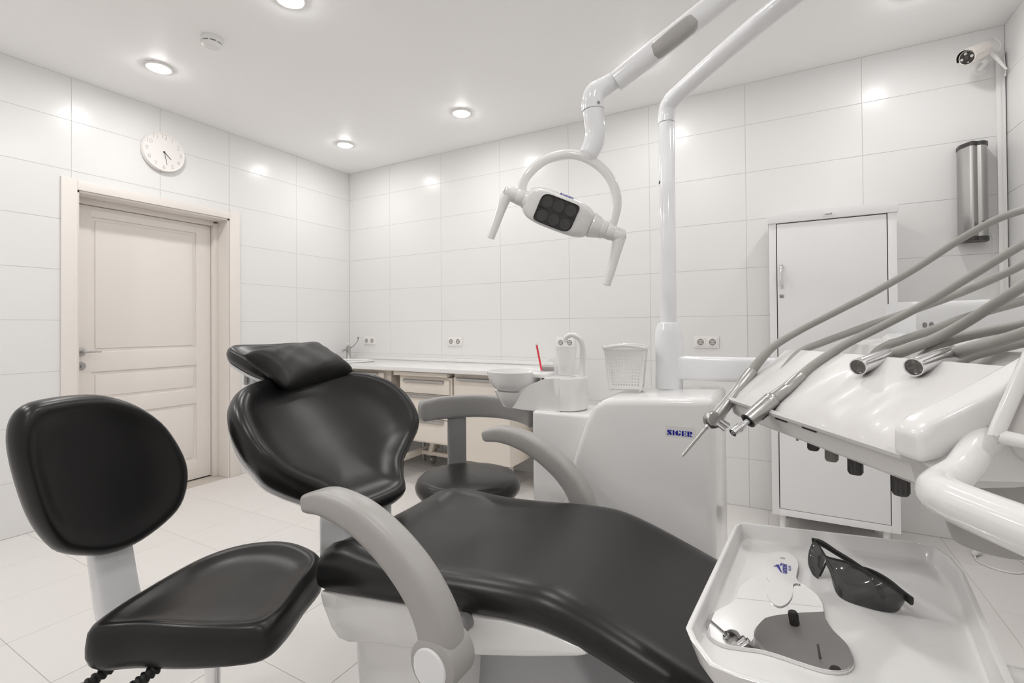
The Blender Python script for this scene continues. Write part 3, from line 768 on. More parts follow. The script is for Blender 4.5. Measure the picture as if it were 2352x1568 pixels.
for p0, p1 in (((2.49, -2.90, 0.452), (2.430, -2.990, 0.385)), ((2.585, -2.880, 0.452), (2.535, -2.955, 0.392))):
    P0, P1 = Vector(p0), Vector(p1)
    bel = tube('lever_bellows', [P0.lerp(P1, k/40) for k in range(41)], [0.0105+0.002*math.sin(k*1.6) for k in range(41)], 'black_rubber', s1, 14, False)
    dd = (P1-P0).normalized()
    tube('lever_paddle', [P1-dd*0.01, P1+dd*0.02, P1+dd*0.07], [0.012, 0.020, 0.014], 'black_rubber', bel, 14, flat=0.45, upv=(1, 0, 0.2), power=3)
lathe('gas_lift', [(0.0155, 0.24), (0.0155, 0.455)], 'chrome', s1, (2.594, -2.774, 0), seg=24)
lathe('gas_lift_sleeve', [(0.026, 0.11), (0.026, 0.26), (0.022, 0.27)], 'steel_dark', s1, (2.594, -2.774, 0), seg=24)
lathe('seat_plate', [(0.09, 0.442), (0.09, 0.453)], 'dark_plastic', s1, (2.570, -2.745, 0), seg=24)
star_base(s1, 2.594, -2.774)

# ------------------------------------------------------------------ assistant stool behind the chair
AX_, AY_ = 2.62, -1.80
s2 = thing('assistant_stool', (AX_, AY_, 0), 'round black stool with curved grey torso support behind the dental chair', 'stool')
lathe('seat', [(0.0,.478),(0.165,.478),(0.190,.486),(0.204,.505),(0.207,.522),(0.200,.542),(0.186,.555),(0.176,.557),(0.168,.559),(0.12,.563),(0.06,.5645),(0.0,.565)], 'leather', s2, (AX_, AY_, 0), seg=56, angle=80)
pa = math.radians(135)
pp = Vector((AX_+0.262*math.cos(pa), AY_+0.262*math.sin(pa), 0)); tn = Vector((-math.sin(pa), math.cos(pa), 0))
tube('support_post', [pp+Vector((0, 0, z)) for z in (0.735, 0.6, 0.44)], [0.042]*3, 'grey_post', s2, 20, True, 4, flat=0.32, upv=tn, power=5)
tube('post_bracket', [pp+Vector((0, 0, 0.45)), Vector((AX_+0.12*math.cos(pa), AY_+0.12*math.sin(pa), 0.462)), Vector((AX_, AY_, 0.465))], 0.036, 'grey_post', s2, 16, True, 4, flat=0.3, upv=tn, power=4)
arc = []
for k in range(13):
    a = math.radians(171-133*k/12)
    zz = 0.782+0.006*math.sin(PI*k/12) - 0.010*(k/12)**3
    arc.append((AX_+0.262*math.cos(a), AY_+0.262*math.sin(a), zz))
tube('torso_support', arc, [0.045, 0.049, 0.049, 0.049, 0.048, 0.047, 0.045, 0.040], 'grey_band', s2, 28, True, 4, flat=[0.5, 0.48, 0.46, 0.46, 0.48, 0.5, 0.52, 0.5], upv=(0, 0, 1), power=4.5, round_cap=3)
lathe('gas_lift', [(0.016, 0.25), (0.016, 0.48)], 'chrome', s2, (AX_, AY_, 0), seg=20)
lathe('gas_lift_sleeve', [(0.026, 0.11), (0.026, 0.27), (0.022, 0.28)], 'steel_dark', s2, (AX_, AY_, 0), seg=20)
star_base(s2, AX_, AY_, rot=0.1)

# ------------------------------------------------------------------ cuspidor unit
un = thing('dental_unit', (3.25, -1.73, 0), 'white dental unit column with spittoon bowl and blue lettering', 'dental unit')
cov = [(3.535,.004),(3.535,.935),(3.448,.930),(3.340,.923),(3.211,.913),(3.180,.890),(3.145,.825),(3.111,.730),(3.080,.612),(3.058,.494),(3.042,.30),(3.035,.004)]
front = prism('front_cover', cov, -1.914, -1.563, 'white_plastic', un, 0.024, 5)
box('side_body', (2.921, -1.835, 0.004), (3.25, -1.60, 0.840), 'white_plastic', un, 0.012, 3)
stk = box('logo_sticker', (3.3990, -1.9146, 0.816), (3.4850, -1.9136, 0.848), 'white_matte', front)
def stencil(x0, z0, hgt):
    # stencil capitals built from flat pieces: S I G E R
    y_ = -1.9153; k = hgt
    def piece(poly): 
        prism('letter_piece', [(x0+a*k, z0+b*k) for a, b in poly], y_, y_+0.0010, 'logo_blue', stk)
    def arcp(cx, cz, rx, rz, a0, a1, n=7): return [(cx+rx*math.cos(math.radians(a0+(a1-a0)*i/(n-1))), cz+rz*math.sin(math.radians(a0+(a1-a0)*i/(n-1)))) for i in range(n)]
    piece([(.36, 1), (.82, 1), (.82, .58)])
    piece([(.28, 1), (.12, .97), (0, .84), (.02, .62), (.48, .08), (.62, 0), (.80, .06), (.86, .22), (.80, .40)])
    piece([(.0, .42), (.38, 0), (.0, 0)])
    piece([(1.0, 0), (1.34, 0), (1.34, 1), (1.0, 1)])
    piece([(1.98, 1)]+arcp(1.98, .5, .48, .5, 100, 260, 9)+[(1.98, 0)])
    piece([(2.10, 1), (2.48, 1), (2.48, .62)])
    piece([(2.08, .46), (2.54, .46)]+arcp(2.08, .46, .46, .46, -8, -84, 6)+[(2.08, 0)])
    piece([(2.68, 0), (3.04, 0), (3.04, 1), (2.68, 1)])
    piece([(3.16, 1), (3.54, 1), (3.54, .64)])
    piece([(3.16, .50), (3.38, .68), (3.38, .32)])
    piece([(3.16, 0), (3.54, 0), (3.54, .36)])
    piece([(3.70, 0), (4.06, 0), (4.06, 1), (3.70, 1)])
    piece([(4.18, 1)]+arcp(4.30, .74, .32, .26, 88, -88, 8)+[(4.18, .48)])
    piece([(4.20, .40), (4.66, 0), (4.20, 0)])
stencil(3.4058, 0.8200, 0.0152)
# bowl holder
UY = -1.734
hold = lathe('bowl_holder', [(0.0000, 0.8414), (0.0756, 0.8414), (0.0792, 0.8450), (0.0814, 0.9512), (0.0792, 0.9566), (0.0000, 0.9575)], 'white_plastic', un, (3.0114, UY, 0), seg=48)
lathe('holder_gap', [(0.0000, 0.8378), (0.0747, 0.8378), (0.0747, 0.8423)], 'gap_black', un, (3.0114, UY, 0), seg=40)
# bridge between holder and bowl support
bv, bf = [], []
for i, (x, y0, y1, z0, z1) in enumerate(((2.7999, -1.7790, -1.6890, 0.8342, 0.8900), (2.8449, -1.7898, -1.6800, 0.8324, 0.9017), (2.9079, -1.8042, -1.6665, 0.8342, 0.9332), (2.9619, -1.8123, -1.6584, 0.8378, 0.9539), (3.0204, -1.8145, -1.6534, 0.8414, 0.9566))):
    bv += [(x, y0, z0), (x, y1, z0), (x, y1, z1), (x, y0, z1)]
for i in range(4):
    for k in range(4): bf.append((i*4+k, i*4+(k+1) % 4, (i+1)*4+(k+1) % 4, (i+1)*4+k))
bf += [(0,1,2,3), (16,17,18,19)]
obj_from('holder_bridge', bv, bf, 'white_plastic', un, True, 35)
lathe('bowl_support', [(0.0000, 0.8297), (0.0405, 0.8306), (0.0495, 0.8342), (0.0738, 0.8792), (0.0810, 0.8954), (0.0000, 0.8954)], 'white_plastic', un, (2.7981, UY, 0), seg=40)
bw = lathe('spittoon_bowl', [(0.0000, 0.8936), (0.0674, 0.8954), (0.0847, 0.9080), (0.0982, 0.9287), (0.1069, 0.9557), (0.1088, 0.9692), (0.1059, 0.9737), (0.1011, 0.9710), (0.0944, 0.9512), (0.0770, 0.9242), (0.0481, 0.9107), (0.0000, 0.9062)], 'white_plastic', un, (2.7981, UY, 0), seg=56)
box('bowl_lip', (2.8809, -1.7790, 0.9512), (2.9547, -1.6890, 0.9710), 'white_plastic', un, 0.008, 3)
box('splash_plate', (2.8809, -1.6710, 0.9647), (2.9664, -1.6260, 0.9854), 'grey_plastic', un, 0.003)
tube('cup_filler_spout', [(3.0699, UY+0.0090, 0.9512), (3.0717, UY+0.0090, 1.0052), (3.0735, UY+0.0090, 1.0592), (3.0654, UY+0.0045, 1.0934), (3.0393, UY+0.0000, 1.1096), (3.0159, UY+0.0000, 1.1024), (3.0069, UY+0.0000, 1.0844)], [0.0113, 0.0108, 0.0101, 0.0097, 0.0095, 0.0092, 0.0090], 'white_plastic', un, 18)
tube('bowl_rinse_tube', [(2.9619, UY+0.0270, 0.9512), (2.9628, UY+0.0270, 0.9872), (2.9583, UY+0.0180, 1.0124), (2.9421, UY+0.0045, 1.0178), (2.9313, UY-0.0045, 1.0007)], [0.0103, 0.0103, 0.0095, 0.0086, 0.0081], 'clear_glass', un, 16)
lathe('cup_seat', [(0.0324, 0.9566), (0.0324, 0.9611), (0.0270, 0.9620), (0.0000, 0.9611)], 'white_plastic', un, (3.0132, UY, 0), seg=32)
# console support arm on the column
box('console_support_arm', (3.3669, -1.6935, 0.9584), (4.3569, -1.6305, 1.0376), 'white_cool', un, 0.014, 3)
lathe('support_arm_joint', [(0.0, .915), (0.05, .915), (0.055, .925), (0.055, 1.11), (0.05, 1.12), (0.0, 1.12)], 'white_cool', un, (4.375, -1.707, 0), seg=32)

# ------------------------------------------------------------------ operating lamp on its pole
PX, PY = 3.364, -1.662
lp = thing('operating_lamp', (PX, PY, .92), 'white dental operating lamp with dark lens on a jointed pole', 'lamp')
lathe('pole_socket', [(0.0455, .9265), (0.0455, 1.120), (0.0425, 1.129), (0.036, 1.149), (0.030, 1.152), (0.0, 1.152)], 'white_cool', lp, (PX, PY, 0), seg=40)
lathe('pole', [(0.0266, 1.149), (0.0266, 1.8404), (0.0257, 1.842)], 'white_cool', lp, (PX, PY, 0), seg=32)
lathe('pole_hole', [(0.0, 0.0269), (0.0064, 0.0269), (0.0064, 0.0245)], 'gap_black', lp, (PX, PY, 1.637), (-0.89, -0.45, 0), 16)
tube('pole_arm', [(PX, PY, 1.843), (PX+0.001, PY, 1.874), (PX+0.011, PY-0.007, 1.905), (3.4299, -1.6944, 1.9358), (3.5649, -1.8060, 1.9637), (3.7260, -1.9351, 1.9889), (3.8503, -1.9996, 2.0132)], [0.0275]*7, 'white_cool', lp, 24)
lathe('arm_knuckle', [(0.0, 1.975), (0.033, 1.980), (0.035, 1.995), (0.035, 2.195), (0.030, 2.208), (0.0, 2.212)], 'white_cool', lp, (3.8503, -1.9996, 0), seg=28)
LA = [Vector((3.2938, -2.0630, 1.8195)), Vector((3.4061, -2.0519, 1.8851)), Vector((3.5586, -2.0354, 1.9743)), Vector((3.8503, -1.9996, 2.1551))]
tube('spring_arm', [LA[0]+(LA[1]-LA[0])*0.1]+LA[1:], [0.0270, 0.0280, 0.0280, 0.027], 'white_cool', lp, 24, True, 6, flat=1.05, power=2.4)
lad = (LA[2]-LA[1]).normalized()
sidev = lad.cross(Vector((0, 0, 1))).normalized()
lowv = lad.cross(sidev).normalized()
if lowv.z > 0: lowv = -lowv
gc0 = LA[1]+lad*0.010+(sidev*0.012+lowv*0.009); gc1 = LA[1]+lad*0.105+(sidev*0.012+lowv*0.009)
tube('tension_cover', [gc0, gc0.lerp(gc1, .5), gc1], [0.0215, 0.0225, 0.0215], 'grey_plastic', lp, 20, True, 5, upv=lowv, power=3, round_cap=3)
tube('arm_rail', [LA[0]+(LA[1]-LA[0])*0.25-lowv*0.026, LA[1]-lowv*0.0285, LA[2]-lowv*0.0285, LA[3]-lowv*0.028], 0.0045, 'white_cool', lp, 8)
kn = tube('lamp_knuckle', [(3.2473, -2.0887, 1.748), (3.2463, -2.0897, 1.775), (3.2525, -2.087, 1.797), (3.2700, -2.076, 1.811), (3.3040, -2.058, 1.833)], [0.0305, 0.0305, 0.029, 0.027, 0.024], 'white_cool', lp, 24)
lathe('set_screw', [(0.0, 0.0315), (0.0045, 0.0315), (0.0045, 0.028)], 'steel_dark', kn, (3.2473, -2.0887, 1.757), (0.75, -0.65, 0), 12)
tube('lamp_neck', [(3.2478, -2.0885, 1.747), (3.2492, -2.0874, 1.725), (3.2529, -2.0848, 1.6851), (3.2461, -2.0883, 1.652), (3.2330, -2.0955, 1.622), (3.2262, -2.0992, 1.612)], [0.0285, 0.0288, 0.0288, 0.0285, 0.0265, 0.016], 'white_cool', lp, 28)
RING = [(3.0668,-2.1883,1.5046),(3.0687,-2.1873,1.5200),(3.0755,-2.1839,1.5518),(3.0961,-2.1725,1.5823),(3.1316,-2.1527,1.6114),(3.1797,-2.1256,1.6257),(3.2244,-2.1002,1.6167),(3.2667,-2.076,1.5857),(3.2929,-2.0607,1.5438),(3.3031,-2.0545,1.4947),(3.2965,-2.0580,1.4480),(3.2838,-2.0640,1.4100)]
tube('yoke_ring', RING, 0.0145, 'white_plastic', lp, 18, True, 6, flat=0.85)
A0, A1 = Vector((3.0293, -2.2097, 1.5216)), Vector((3.3179, -2.045, 1.3905))
la = (A1-A0).normalized(); AL = (A1-A0).length
def axp(t): return A0+la*(AL*t)
def axle(n, t0, t1, r0_, r1_, mname='white_plastic', b=0.004):
    l = AL*(t1-t0)
    return lathe(n, [(0.0, 0), (r0_-b*0.5, 0), (r0_, b), (r1_, l-b), (r1_-b*0.5, l), (0.0, l)], mname, lp, axp(t0), la, 28)
axle('end_hub', 0.0, 0.10, 0.020, 0.021); axle('axle_collar', 0.095, 0.165, 0.0225, 0.0225); axle('axle_sleeve', 0.16, 0.22, 0.027, 0.031)
axle('axle_sleeve', 0.72, 0.80, 0.036, 0.030); axle('axle_sleeve', 0.79, 0.845, 0.028, 0.026); axle('axle_collar', 0.84, 0.91, 0.0225, 0.0225); axle('end_hub', 0.905, 1.0, 0.021, 0.020)
lathe('hub_cap', [(0.0, 0.003), (0.0135, 0.003), (0.015, 0)], 'print_grey', lp, axp(1.0), la, 24); lathe('hub_cap', [(0.0, 0.003), (0.0135, 0.003), (0.015, 0)], 'print_grey', lp, axp(0.0), -la, 24)
tube('grip_handle', [(3.0367,-2.2054,1.513),(3.0269,-2.2108,1.4947),(3.0136,-2.2179,1.4544),(2.9927,-2.2291,1.3908)], [0.018, 0.0155, 0.0125, 0.0105], 'white_plastic', lp, 18)
tube('grip_handle', [(3.3090,-2.050,1.3950),(3.3035,-2.053,1.3698),(3.2930,-2.0585,1.3233),(3.2755,-2.0675,1.2561)], [0.019, 0.0165, 0.0130, 0.0105], 'white_plastic', lp, 18)
hn = -Vector((fw.x, fw.y, 0)).normalized()*0.93+Vector((0, 0, -0.36)); hn = (hn-la*hn.dot(la)).normalized(); hb = hn.cross(la)
if hb.z < 0: hb = -hb
HCn = A0.lerp(A1, 0.452)
ho_ = []
for k in range(48):
    a = 2*PI*k/48; c, s = math.cos(a), math.sin(a)
    ho_.append((0.104*math.copysign(abs(c)**0.55, c), 0.050*math.copysign(abs(s)**0.62, s)))
def lhf(u, v, h): return HCn+la*u+hb*v+hn*(h-0.010*(u/0.1)**2)
pad('lamp_housing', ho_, [(0.3,-.042),(0.75,-.040),(0.92,-.030),(0.99,-.012),(1.0,.006),(0.985,.022),(0.94,.034),(0.86,.039),(0.5,.040)], lhf, 'white_plastic', lp, (0, 0), 60)
hd_ = []
for k in range(48):
    a = 2*PI*k/48; c, s = math.cos(a), math.sin(a)
    hd_.append((0.0545*math.copysign(abs(c)**0.32, c)-0.006+0.006*s, 0.0405*math.copysign(abs(s)**0.32, s)))
lw = pad('lens_window', hd_, [(1.0,.036),(1.0,.0415),(0.975,.0425),(0.95,.0415),(0.4,.0415)], lhf, 'glass_dark', lp, (-0.006, 0), 40)
for j in range(2):
    for i in range(3):
        c = lhf(-0.040+0.034*i, 0.0195-0.039*j, 0.0418)
        lathe('led_reflector', [(0.0155, 0.0), (0.0155, 0.0012), (0.0140, 0.0014), (0.010, 0.0004), (0.004, 0.0002), (0.0, 0.0002)], 'lamp_lens', lw, c, hn, 22)
q0, q1 = lhf(-0.058, 0.0, 0.0420), lhf(0.046, 0.0, 0.0420)
tube('lens_divider', [q0, q1], 0.0012, 'gap_black', lw, 6, False)
text('lettering', 'SIGER', 0.016, 'logo_blue', lp, HCn+la*0.005+hb*0.0508+hn*0.020, la, hb*0.25-hn, 0.0004, 0.0003)

# ------------------------------------------------------------------ basket, cup and straw on the unit
bk = thing('plastic_basket', (3.2345, -1.73, .92), 'small white perforated plastic basket on top of the dental unit', 'basket')
BR = math.radians(10); bx_, by_ = Vector((math.cos(BR), math.sin(BR), 0)), Vector((-math.sin(BR), math.cos(BR), 0))
BB = Vector((3.2345, -1.7300, 0.9265))
W0, W1, D0, D1, HB = 0.052, 0.066, 0.050, 0.061, 0.136
def bpnt(a, b, t):   # a, b in -1..1, t in 0..1 up
    return BB+bx_*(a*(W0+(W1-W0)*t))+by_*(b*(D0+(D1-D0)*t))+Vector((0, 0, t*HB))
def lattice(name, f, nu, nv, m0, m1, n0, n1):
    """wall with nu x nv square holes: f(s, t, d) gives a point, d the depth"""
    us, vs = [0.0], [0.0]
    for i in range(nu):
        a = m0+(1-m0-m1)*(i+0.24)/nu; b = m0+(1-m0-m1)*(i+0.76)/nu; us += [a, b]
    us.append(1.0)
    for i in range(nv):
        a = n0+(1-n0-n1)*(i+0.24)/nv; b = n0+(1-n0-n1)*(i+0.76)/nv; vs += [a, b]
    vs.append(1.0)
    V, F = [], []
    nu_, nv_ = len(us), len(vs)
    for d_ in (0, 1):
        for v in vs:
            for u in us: V.append(f(u, v, d_))
    def hole(i, j): return i % 2 == 1 and j % 2 == 1
    o_ = nu_*nv_
    for j in range(nv_-1):
        for i in range(nu_-1):
            q = (j*nu_+i, j*nu_+i+1, (j+1)*nu_+i+1, (j+1)*nu_+i)
            if not hole(i, j):
                F.append(q); F.append(tuple(x+o_ for x in reversed(q)))
            else:
                for k in range(4): F.append((q[k], q[(k+1) % 4], q[(k+1) % 4]+o_, q[k]+o_))
    return obj_from(name, V, F, 'white_plastic', bk)
def sd(s, t): return 2*s-1
lattice('front_wall', lambda s, t, d_: bpnt(sd(s, t), -1, t)+by_*(0.002*d_), 10, 10, .10, .07, .09, .16)
lattice('rear_wall', lambda s, t, d_: bpnt(sd(s, t), 1, t)-by_*(0.002*d_), 10, 10, .08, .08, .09, .16)
lattice('side_wall', lambda s, t, d_: bpnt(1, sd(s, t), t)-bx_*(0.002*d_), 9, 10, .09, .09, .09, .16)
lattice('side_wall', lambda s, t, d_: bpnt(-1, sd(s, t), t)+bx_*(0.002*d_), 9, 10, .09, .09, .09, .16)
obj_from('basket_floor', [bpnt(-1, -1, 0), bpnt(1, -1, 0), bpnt(1, 1, 0), bpnt(-1, 1, 0), bpnt(-1, -1, .02), bpnt(1, -1, .02), bpnt(1, 1, .02), bpnt(-1, 1, .02)], [(0,3,2,1),(4,5,6,7),(0,1,5,4),(1,2,6,5),(2,3,7,6),(3,0,4,7)], 'white_plastic', bk)
for sg in (-1, 1):
    rim = []
    for k in range(15):
        a = -1.05+2.1*k/14
        rim.append(bpnt(a, sg*1.07, 1.0)+Vector((0, 0, 0.004+0.008*math.cos(a*1.5))))
    tube('rim', rim, 0.0055, 'white_plastic', bk, 10, True, 2, flat=0.6, upv=(0, 0, 1))
    tube('rim', [bpnt(sg*1.06, a, 1.0)+Vector((0, 0, 0.005)) for a in (-1.06, -.5, 0, .5, 1.06)], 0.0055, 'white_plastic', bk, 10, True, 2, flat=0.6, upv=(0, 0, 1))
for a in (-1, 1):
    for b in (-1, 1):
        tube('corner_post', [bpnt(a*.97, b*.97, 0.0), bpnt(a*.97, b*.97, 1.0)], 0.005, 'white_plastic', bk, 10, False)
        lathe('foot', [(0.004, -0.0065), (0.006, 0.0)], 'white_plastic', bk, bpnt(a*.9, b*.9, 0), seg=10)

cp = [(0.031, 0.0)]
for k in range(24):
    t = k/23; cp.append((0.0315+0.0125*t+(0.0006 if 5 < k < 17 and k % 2 else 0), 0.112*t))
cp += [(0.0465, 0.113), (0.0465, 0.116), (0.0435, 0.116)]
for k in range(12):
    t = 1-k/11; cp.append((0.0305+0.0125*t, 0.003+0.110*t))
cp.append((0.0, 0.003))
cp = [(r*0.9, h*0.9) for r, h in cp]
tag(lathe('plastic_cup', cp, 'cup_plastic', None, (3.0131, UY, .9640), seg=40), 'translucent white disposable cup under the filler spout of the unit', 'cup')
stw = thing('drinking_straw', (2.89, -1.69, .94), 'red straw standing up behind the spittoon bowl', 'straw')
tube('stem', [(2.9002, -1.6935, 0.9377), (2.8872, -1.6935, 1.0007), (2.8728, -1.6935, 1.0700)], 0.0038, 'red_plastic', stw, 12)
tube('tip', [(2.8728, -1.6935, 1.0682), (2.8715, -1.6935, 1.0754)], 0.004, 'white_matte', stw, 12, False)

ft = thing('foot_control', (3.317, -2.02, 0), 'grey round foot control on the floor beyond the dental chair', 'foot pedal')
lathe('pedal_disc', [(0.0, 0.125), (0.03, 0.122), (0.048, 0.112), (0.056, 0.09), (0.060, 0.012)], 'grey_plastic', ft, (3.317, -2.02, 0), seg=36)
lathe('pedal_base', [(0.085, 0.0), (0.085, 0.010), (0.078, 0.014), (0.0, 0.014)], 'dark_plastic', ft, (3.317, -2.02, 0), seg=36)

# ------------------------------------------------------------------ instrument console
RH_, FH_ = Vector((math.cos(YAW), math.sin(YAW), 0)), Vector((-math.sin(YAW), math.cos(YAW), 0))
KS = 1.2195   # the console was drawn at 0.82 of its real size
CO = Vector((3.69854, -3.38980, 0))+RH_*0.4073+FH_*0.50+Vector((0, 0, 1.0150))
def cl(u, v, w): return CO+FH_*(u*KS)+RH_*(v*KS)+Vector((0, 0, w*KS))
def tubeK(name, pts, rad, *a, **k): return tube(name, pts, rad*KS if isinstance(rad, (int, float)) else [r*KS for r in rad], *a, **k)
def latheK(name, prof, *a, **k): return lathe(name, [(r*KS, h*KS) for r, h in prof], *a, **k)
cn = thing('instrument_console', cl(0.17, 0.15, 0), 'white sloping dental instrument console with grey hoses on the right', 'dental console')
SLOTS = (0.031, 0.094, 0.157, 0.215, 0.302)
def groove(u):
    return sum(math.exp(-((u-s)/0.0175)**2) for s in SLOTS)
V, F = [], []
US = [-0.004+0.362*i/90 for i in range(91)]
for u in US:
    far = max(0, (u-0.315)/0.045); sh = 0.035*far**2
    g = groove(u)
    ring = []
    for k in range(15):          # panel from the lip to the ridge
        v = 0.001+0.103*(k/14)**1.15
        w = 0.615*v+0.002
        w -= 0.0065*g*math.exp(-((v-0.012)/0.045)**2)
        w -= 0.010*math.exp(-v/0.006)
        w -= 0.012*far**2*(1-k/20)
        ring.append((v+sh*(1-k/16), w))
    ring += [(0.110, .060-.012*far), (0.118, .046-.012*far), (0.150, .040), (0.175, .050), (0.182, .074), (0.20, .080-.008*far), (0.26, .084-.006*far), (0.33, .082), (0.36, .070), (0.368, .045), (0.34, .012), (0.22, -.022), (0.09, -.034), (0.035+sh*.8, -.0345), (0.013+sh, -.0330), (0.0075+sh, -.0290), (0.0035+sh, -.0130), (0.000+sh, -.0115), (-0.004+sh, -.0095), (-0.0055+sh, -.006), (-0.003+sh, -.0025)]
    M_ = len(ring)
    for v, w in ring: V.append(cl(u, v, w))
for i in range(len(US)-1):
    for k in range(M_): F.append((i*M_+k, i*M_+(k+1) % M_, (i+1)*M_+(k+1) % M_, (i+1)*M_+k))
F.append(tuple(range(M_))); F.append(tuple((len(US)-1)*M_+k for k in range(M_))[::-1])
body = obj_from('console_body', V, F, 'console_white', cn, True, 38)
# dark slits under the lip
for u in (0.13, 0.185, 0.24): tubeK('lip_slit', [cl(u-0.012, 0.0026, -.0132), cl(u+0.012, 0.0026, -.0132)], 0.0011, 'gap_black', body, 6, False)
def rimprism(name, poly, u0_, u1_, material, bev):
    bm = bmesh.new()
    lo = [bm.verts.new(cl(u0_, a, b)) for a, b in poly]; hi = [bm.verts.new(cl(u1_, a, b)) for a, b in poly]; n = len(poly)
    bm.faces.new(lo); bm.faces.new(hi[::-1])
    for i in range(n): bm.faces.new((lo[i], lo[(i+1) % n], hi[(i+1) % n], hi[i]))
    bmesh.ops.recalc_face_normals(bm, faces=bm.faces)
    ed = [e for e in bm.edges if e.calc_face_angle(0) > 0.3]
    bmesh.ops.bevel(bm, geom=ed, offset=bev*KS, segments=4, profile=0.5, affect='EDGES')
    return bm_obj(name, bm, material, cn, True, 40)
rimprism('side_rim', [(-.006,-.008),(-.006,.016),(.004,.025),(.05,.047),(.105,.077),(.15,.094),(.22,.104),(.36,.106),(.37,.085),(.37,.070),(.22,.076),(.15,.066),(.095,.048),(.05,.020),(.012,-.004)], -0.026, 0.004, 'white_plastic', 0.0055)
rimprism('side_panel', [(.012,-.012),(.05,.014),(.10,.044),(.16,.06),(.35,.066),(.33,.012),(.22,-.016),(.09,-.028),(.030,-.026)], -0.012, 0.0, 'white_plastic', 0.003)
for u, v, w, r, mm_ in ((.329,.074,-.034,.0062,'dark_plastic'),(.248,.060,-.035,.0016,'steel_dark'),(.198,.050,-.035,.0062,'dark_plastic'),(.149,.040,-.035,.0062,'knob_light'),(.100,.032,-.035,.0064,'dark_plastic'),(.034,.026,-.034,.0064,'dark_plastic')):
    kb = latheK('control_knob', [(r, 0.004), (r, -0.004), (r*0.98, -0.0175), (r*0.85, -0.019), (0.0, -0.019)], mm_, cn, cl(u, v, w), seg=20)
    if r > 0.005:
        for k in range(9):
            a = 2*PI*k/9; p = cl(u, v, w)+Vector((r*KS*math.cos(a), r*KS*math.sin(a), 0))
            tubeK('knurl', [p+Vector((0, 0, -0.001*KS)), p+Vector((0, 0, -0.017*KS))], 0.0007, mm_, kb, 6, False)
# handle at the near side
hj = latheK('handle_joint', [(0.0, 0.0), (0.024, 0.0), (0.026, 0.004), (0.026, 0.020), (0.022, 0.024), (0.0, 0.024)], 'white_plastic', cn, cl(-0.010, 0.103, 0.012), -FH_, 32)
tubeK('handle', [(3.8920, -2.6974, 1.0299), (3.8781, -2.7339, 1.0299), (3.8601, -2.7681, 1.0220), (3.8424, -2.7955, 1.0068), (3.8262, -2.8157, 0.9982), (3.8176, -2.8388, 0.9959), (3.8197, -2.8693, 0.9976), (3.8356, -2.9120, 0.9994), (3.8476, -2.9420, 1.0009), (3.8626, -2.9794, 1.0025)], [0.0120, 0.0118, 0.0112, 0.0112, 0.0128, 0.0138, 0.0138, 0.0138, 0.0138, 0.0138], 'white_plastic', cn, 24, True, 8, round_cap=3)
fr = tubeK('bracket_frame', [(3.9156, -2.7615, 1.1577), (3.8836, -2.7788, 1.0787), (3.8692, -2.7868, 1.0421), (3.8711, -2.7876, 1.0392), (3.8790, -2.7925, 1.0378), (3.9101, -2.8120, 1.0337)], 0.0048, 'white_plastic', cn, 12, True, 4, power=3)
obj_from('bracket_plate', [(3.8711, -2.7846, 1.0421),(3.9113, -2.8089, 1.0372),(3.9430, -2.7803, 1.1518),(3.9174, -2.7583, 1.1518),(3.8729, -2.7821, 1.0421),(3.9131, -2.8065, 1.0372),(3.9448, -2.7778, 1.1518),(3.9192, -2.7559, 1.1518)], [(0,1,2,3),(7,6,5,4),(0,4,5,1),(1,5,6,2),(2,6,7,3),(3,7,4,0)], 'print_grey', fr)
lathe('swivel_housing', [(0.0, .884), (0.036, .886), (0.041, .902), (0.044, 1.012), (0.0, 1.012)], 'grey_plastic', cn, (3.910, -2.628, 0), seg=36)
# tilting arm behind, down to the console
p0_, p1_ = Vector((3.8985, -2.2200, 1.146)), Vector((4.3750, -1.7070, 1.168))
tube('tilting_arm', [p0_, p0_.lerp(p1_, .33), p0_.lerp(p1_, .66), p1_], [0.037]*4, 'white_cool', cn, 28, True, 4, flat=0.72, upv=(0, 0, 1), power=5)
dt_ = (p1_-p0_).normalized(); sd_ = dt_.cross(Vector((0, 0, 1))).normalized()
for t in (0.022, 0.040):
    lathe('arm_screw', [(0.0, 0.0285), (0.0048, 0.0285), (0.0050, 0.024)], 'steel_dark', cn, p0_+dt_*t+Vector((0, 0, -0.008)), sd_ if sd_.y < 0 else -sd_, 12)
tube('arm_mount', [cl(0.30, 0.28, 0.055), Vector((3.89, -2.33, 1.105)), Vector((3.905, -2.215, 1.112))], [0.040, 0.036, 0.032], 'white_plastic', cn, 20, True, 5, flat=0.35, upv=RH_, power=4)
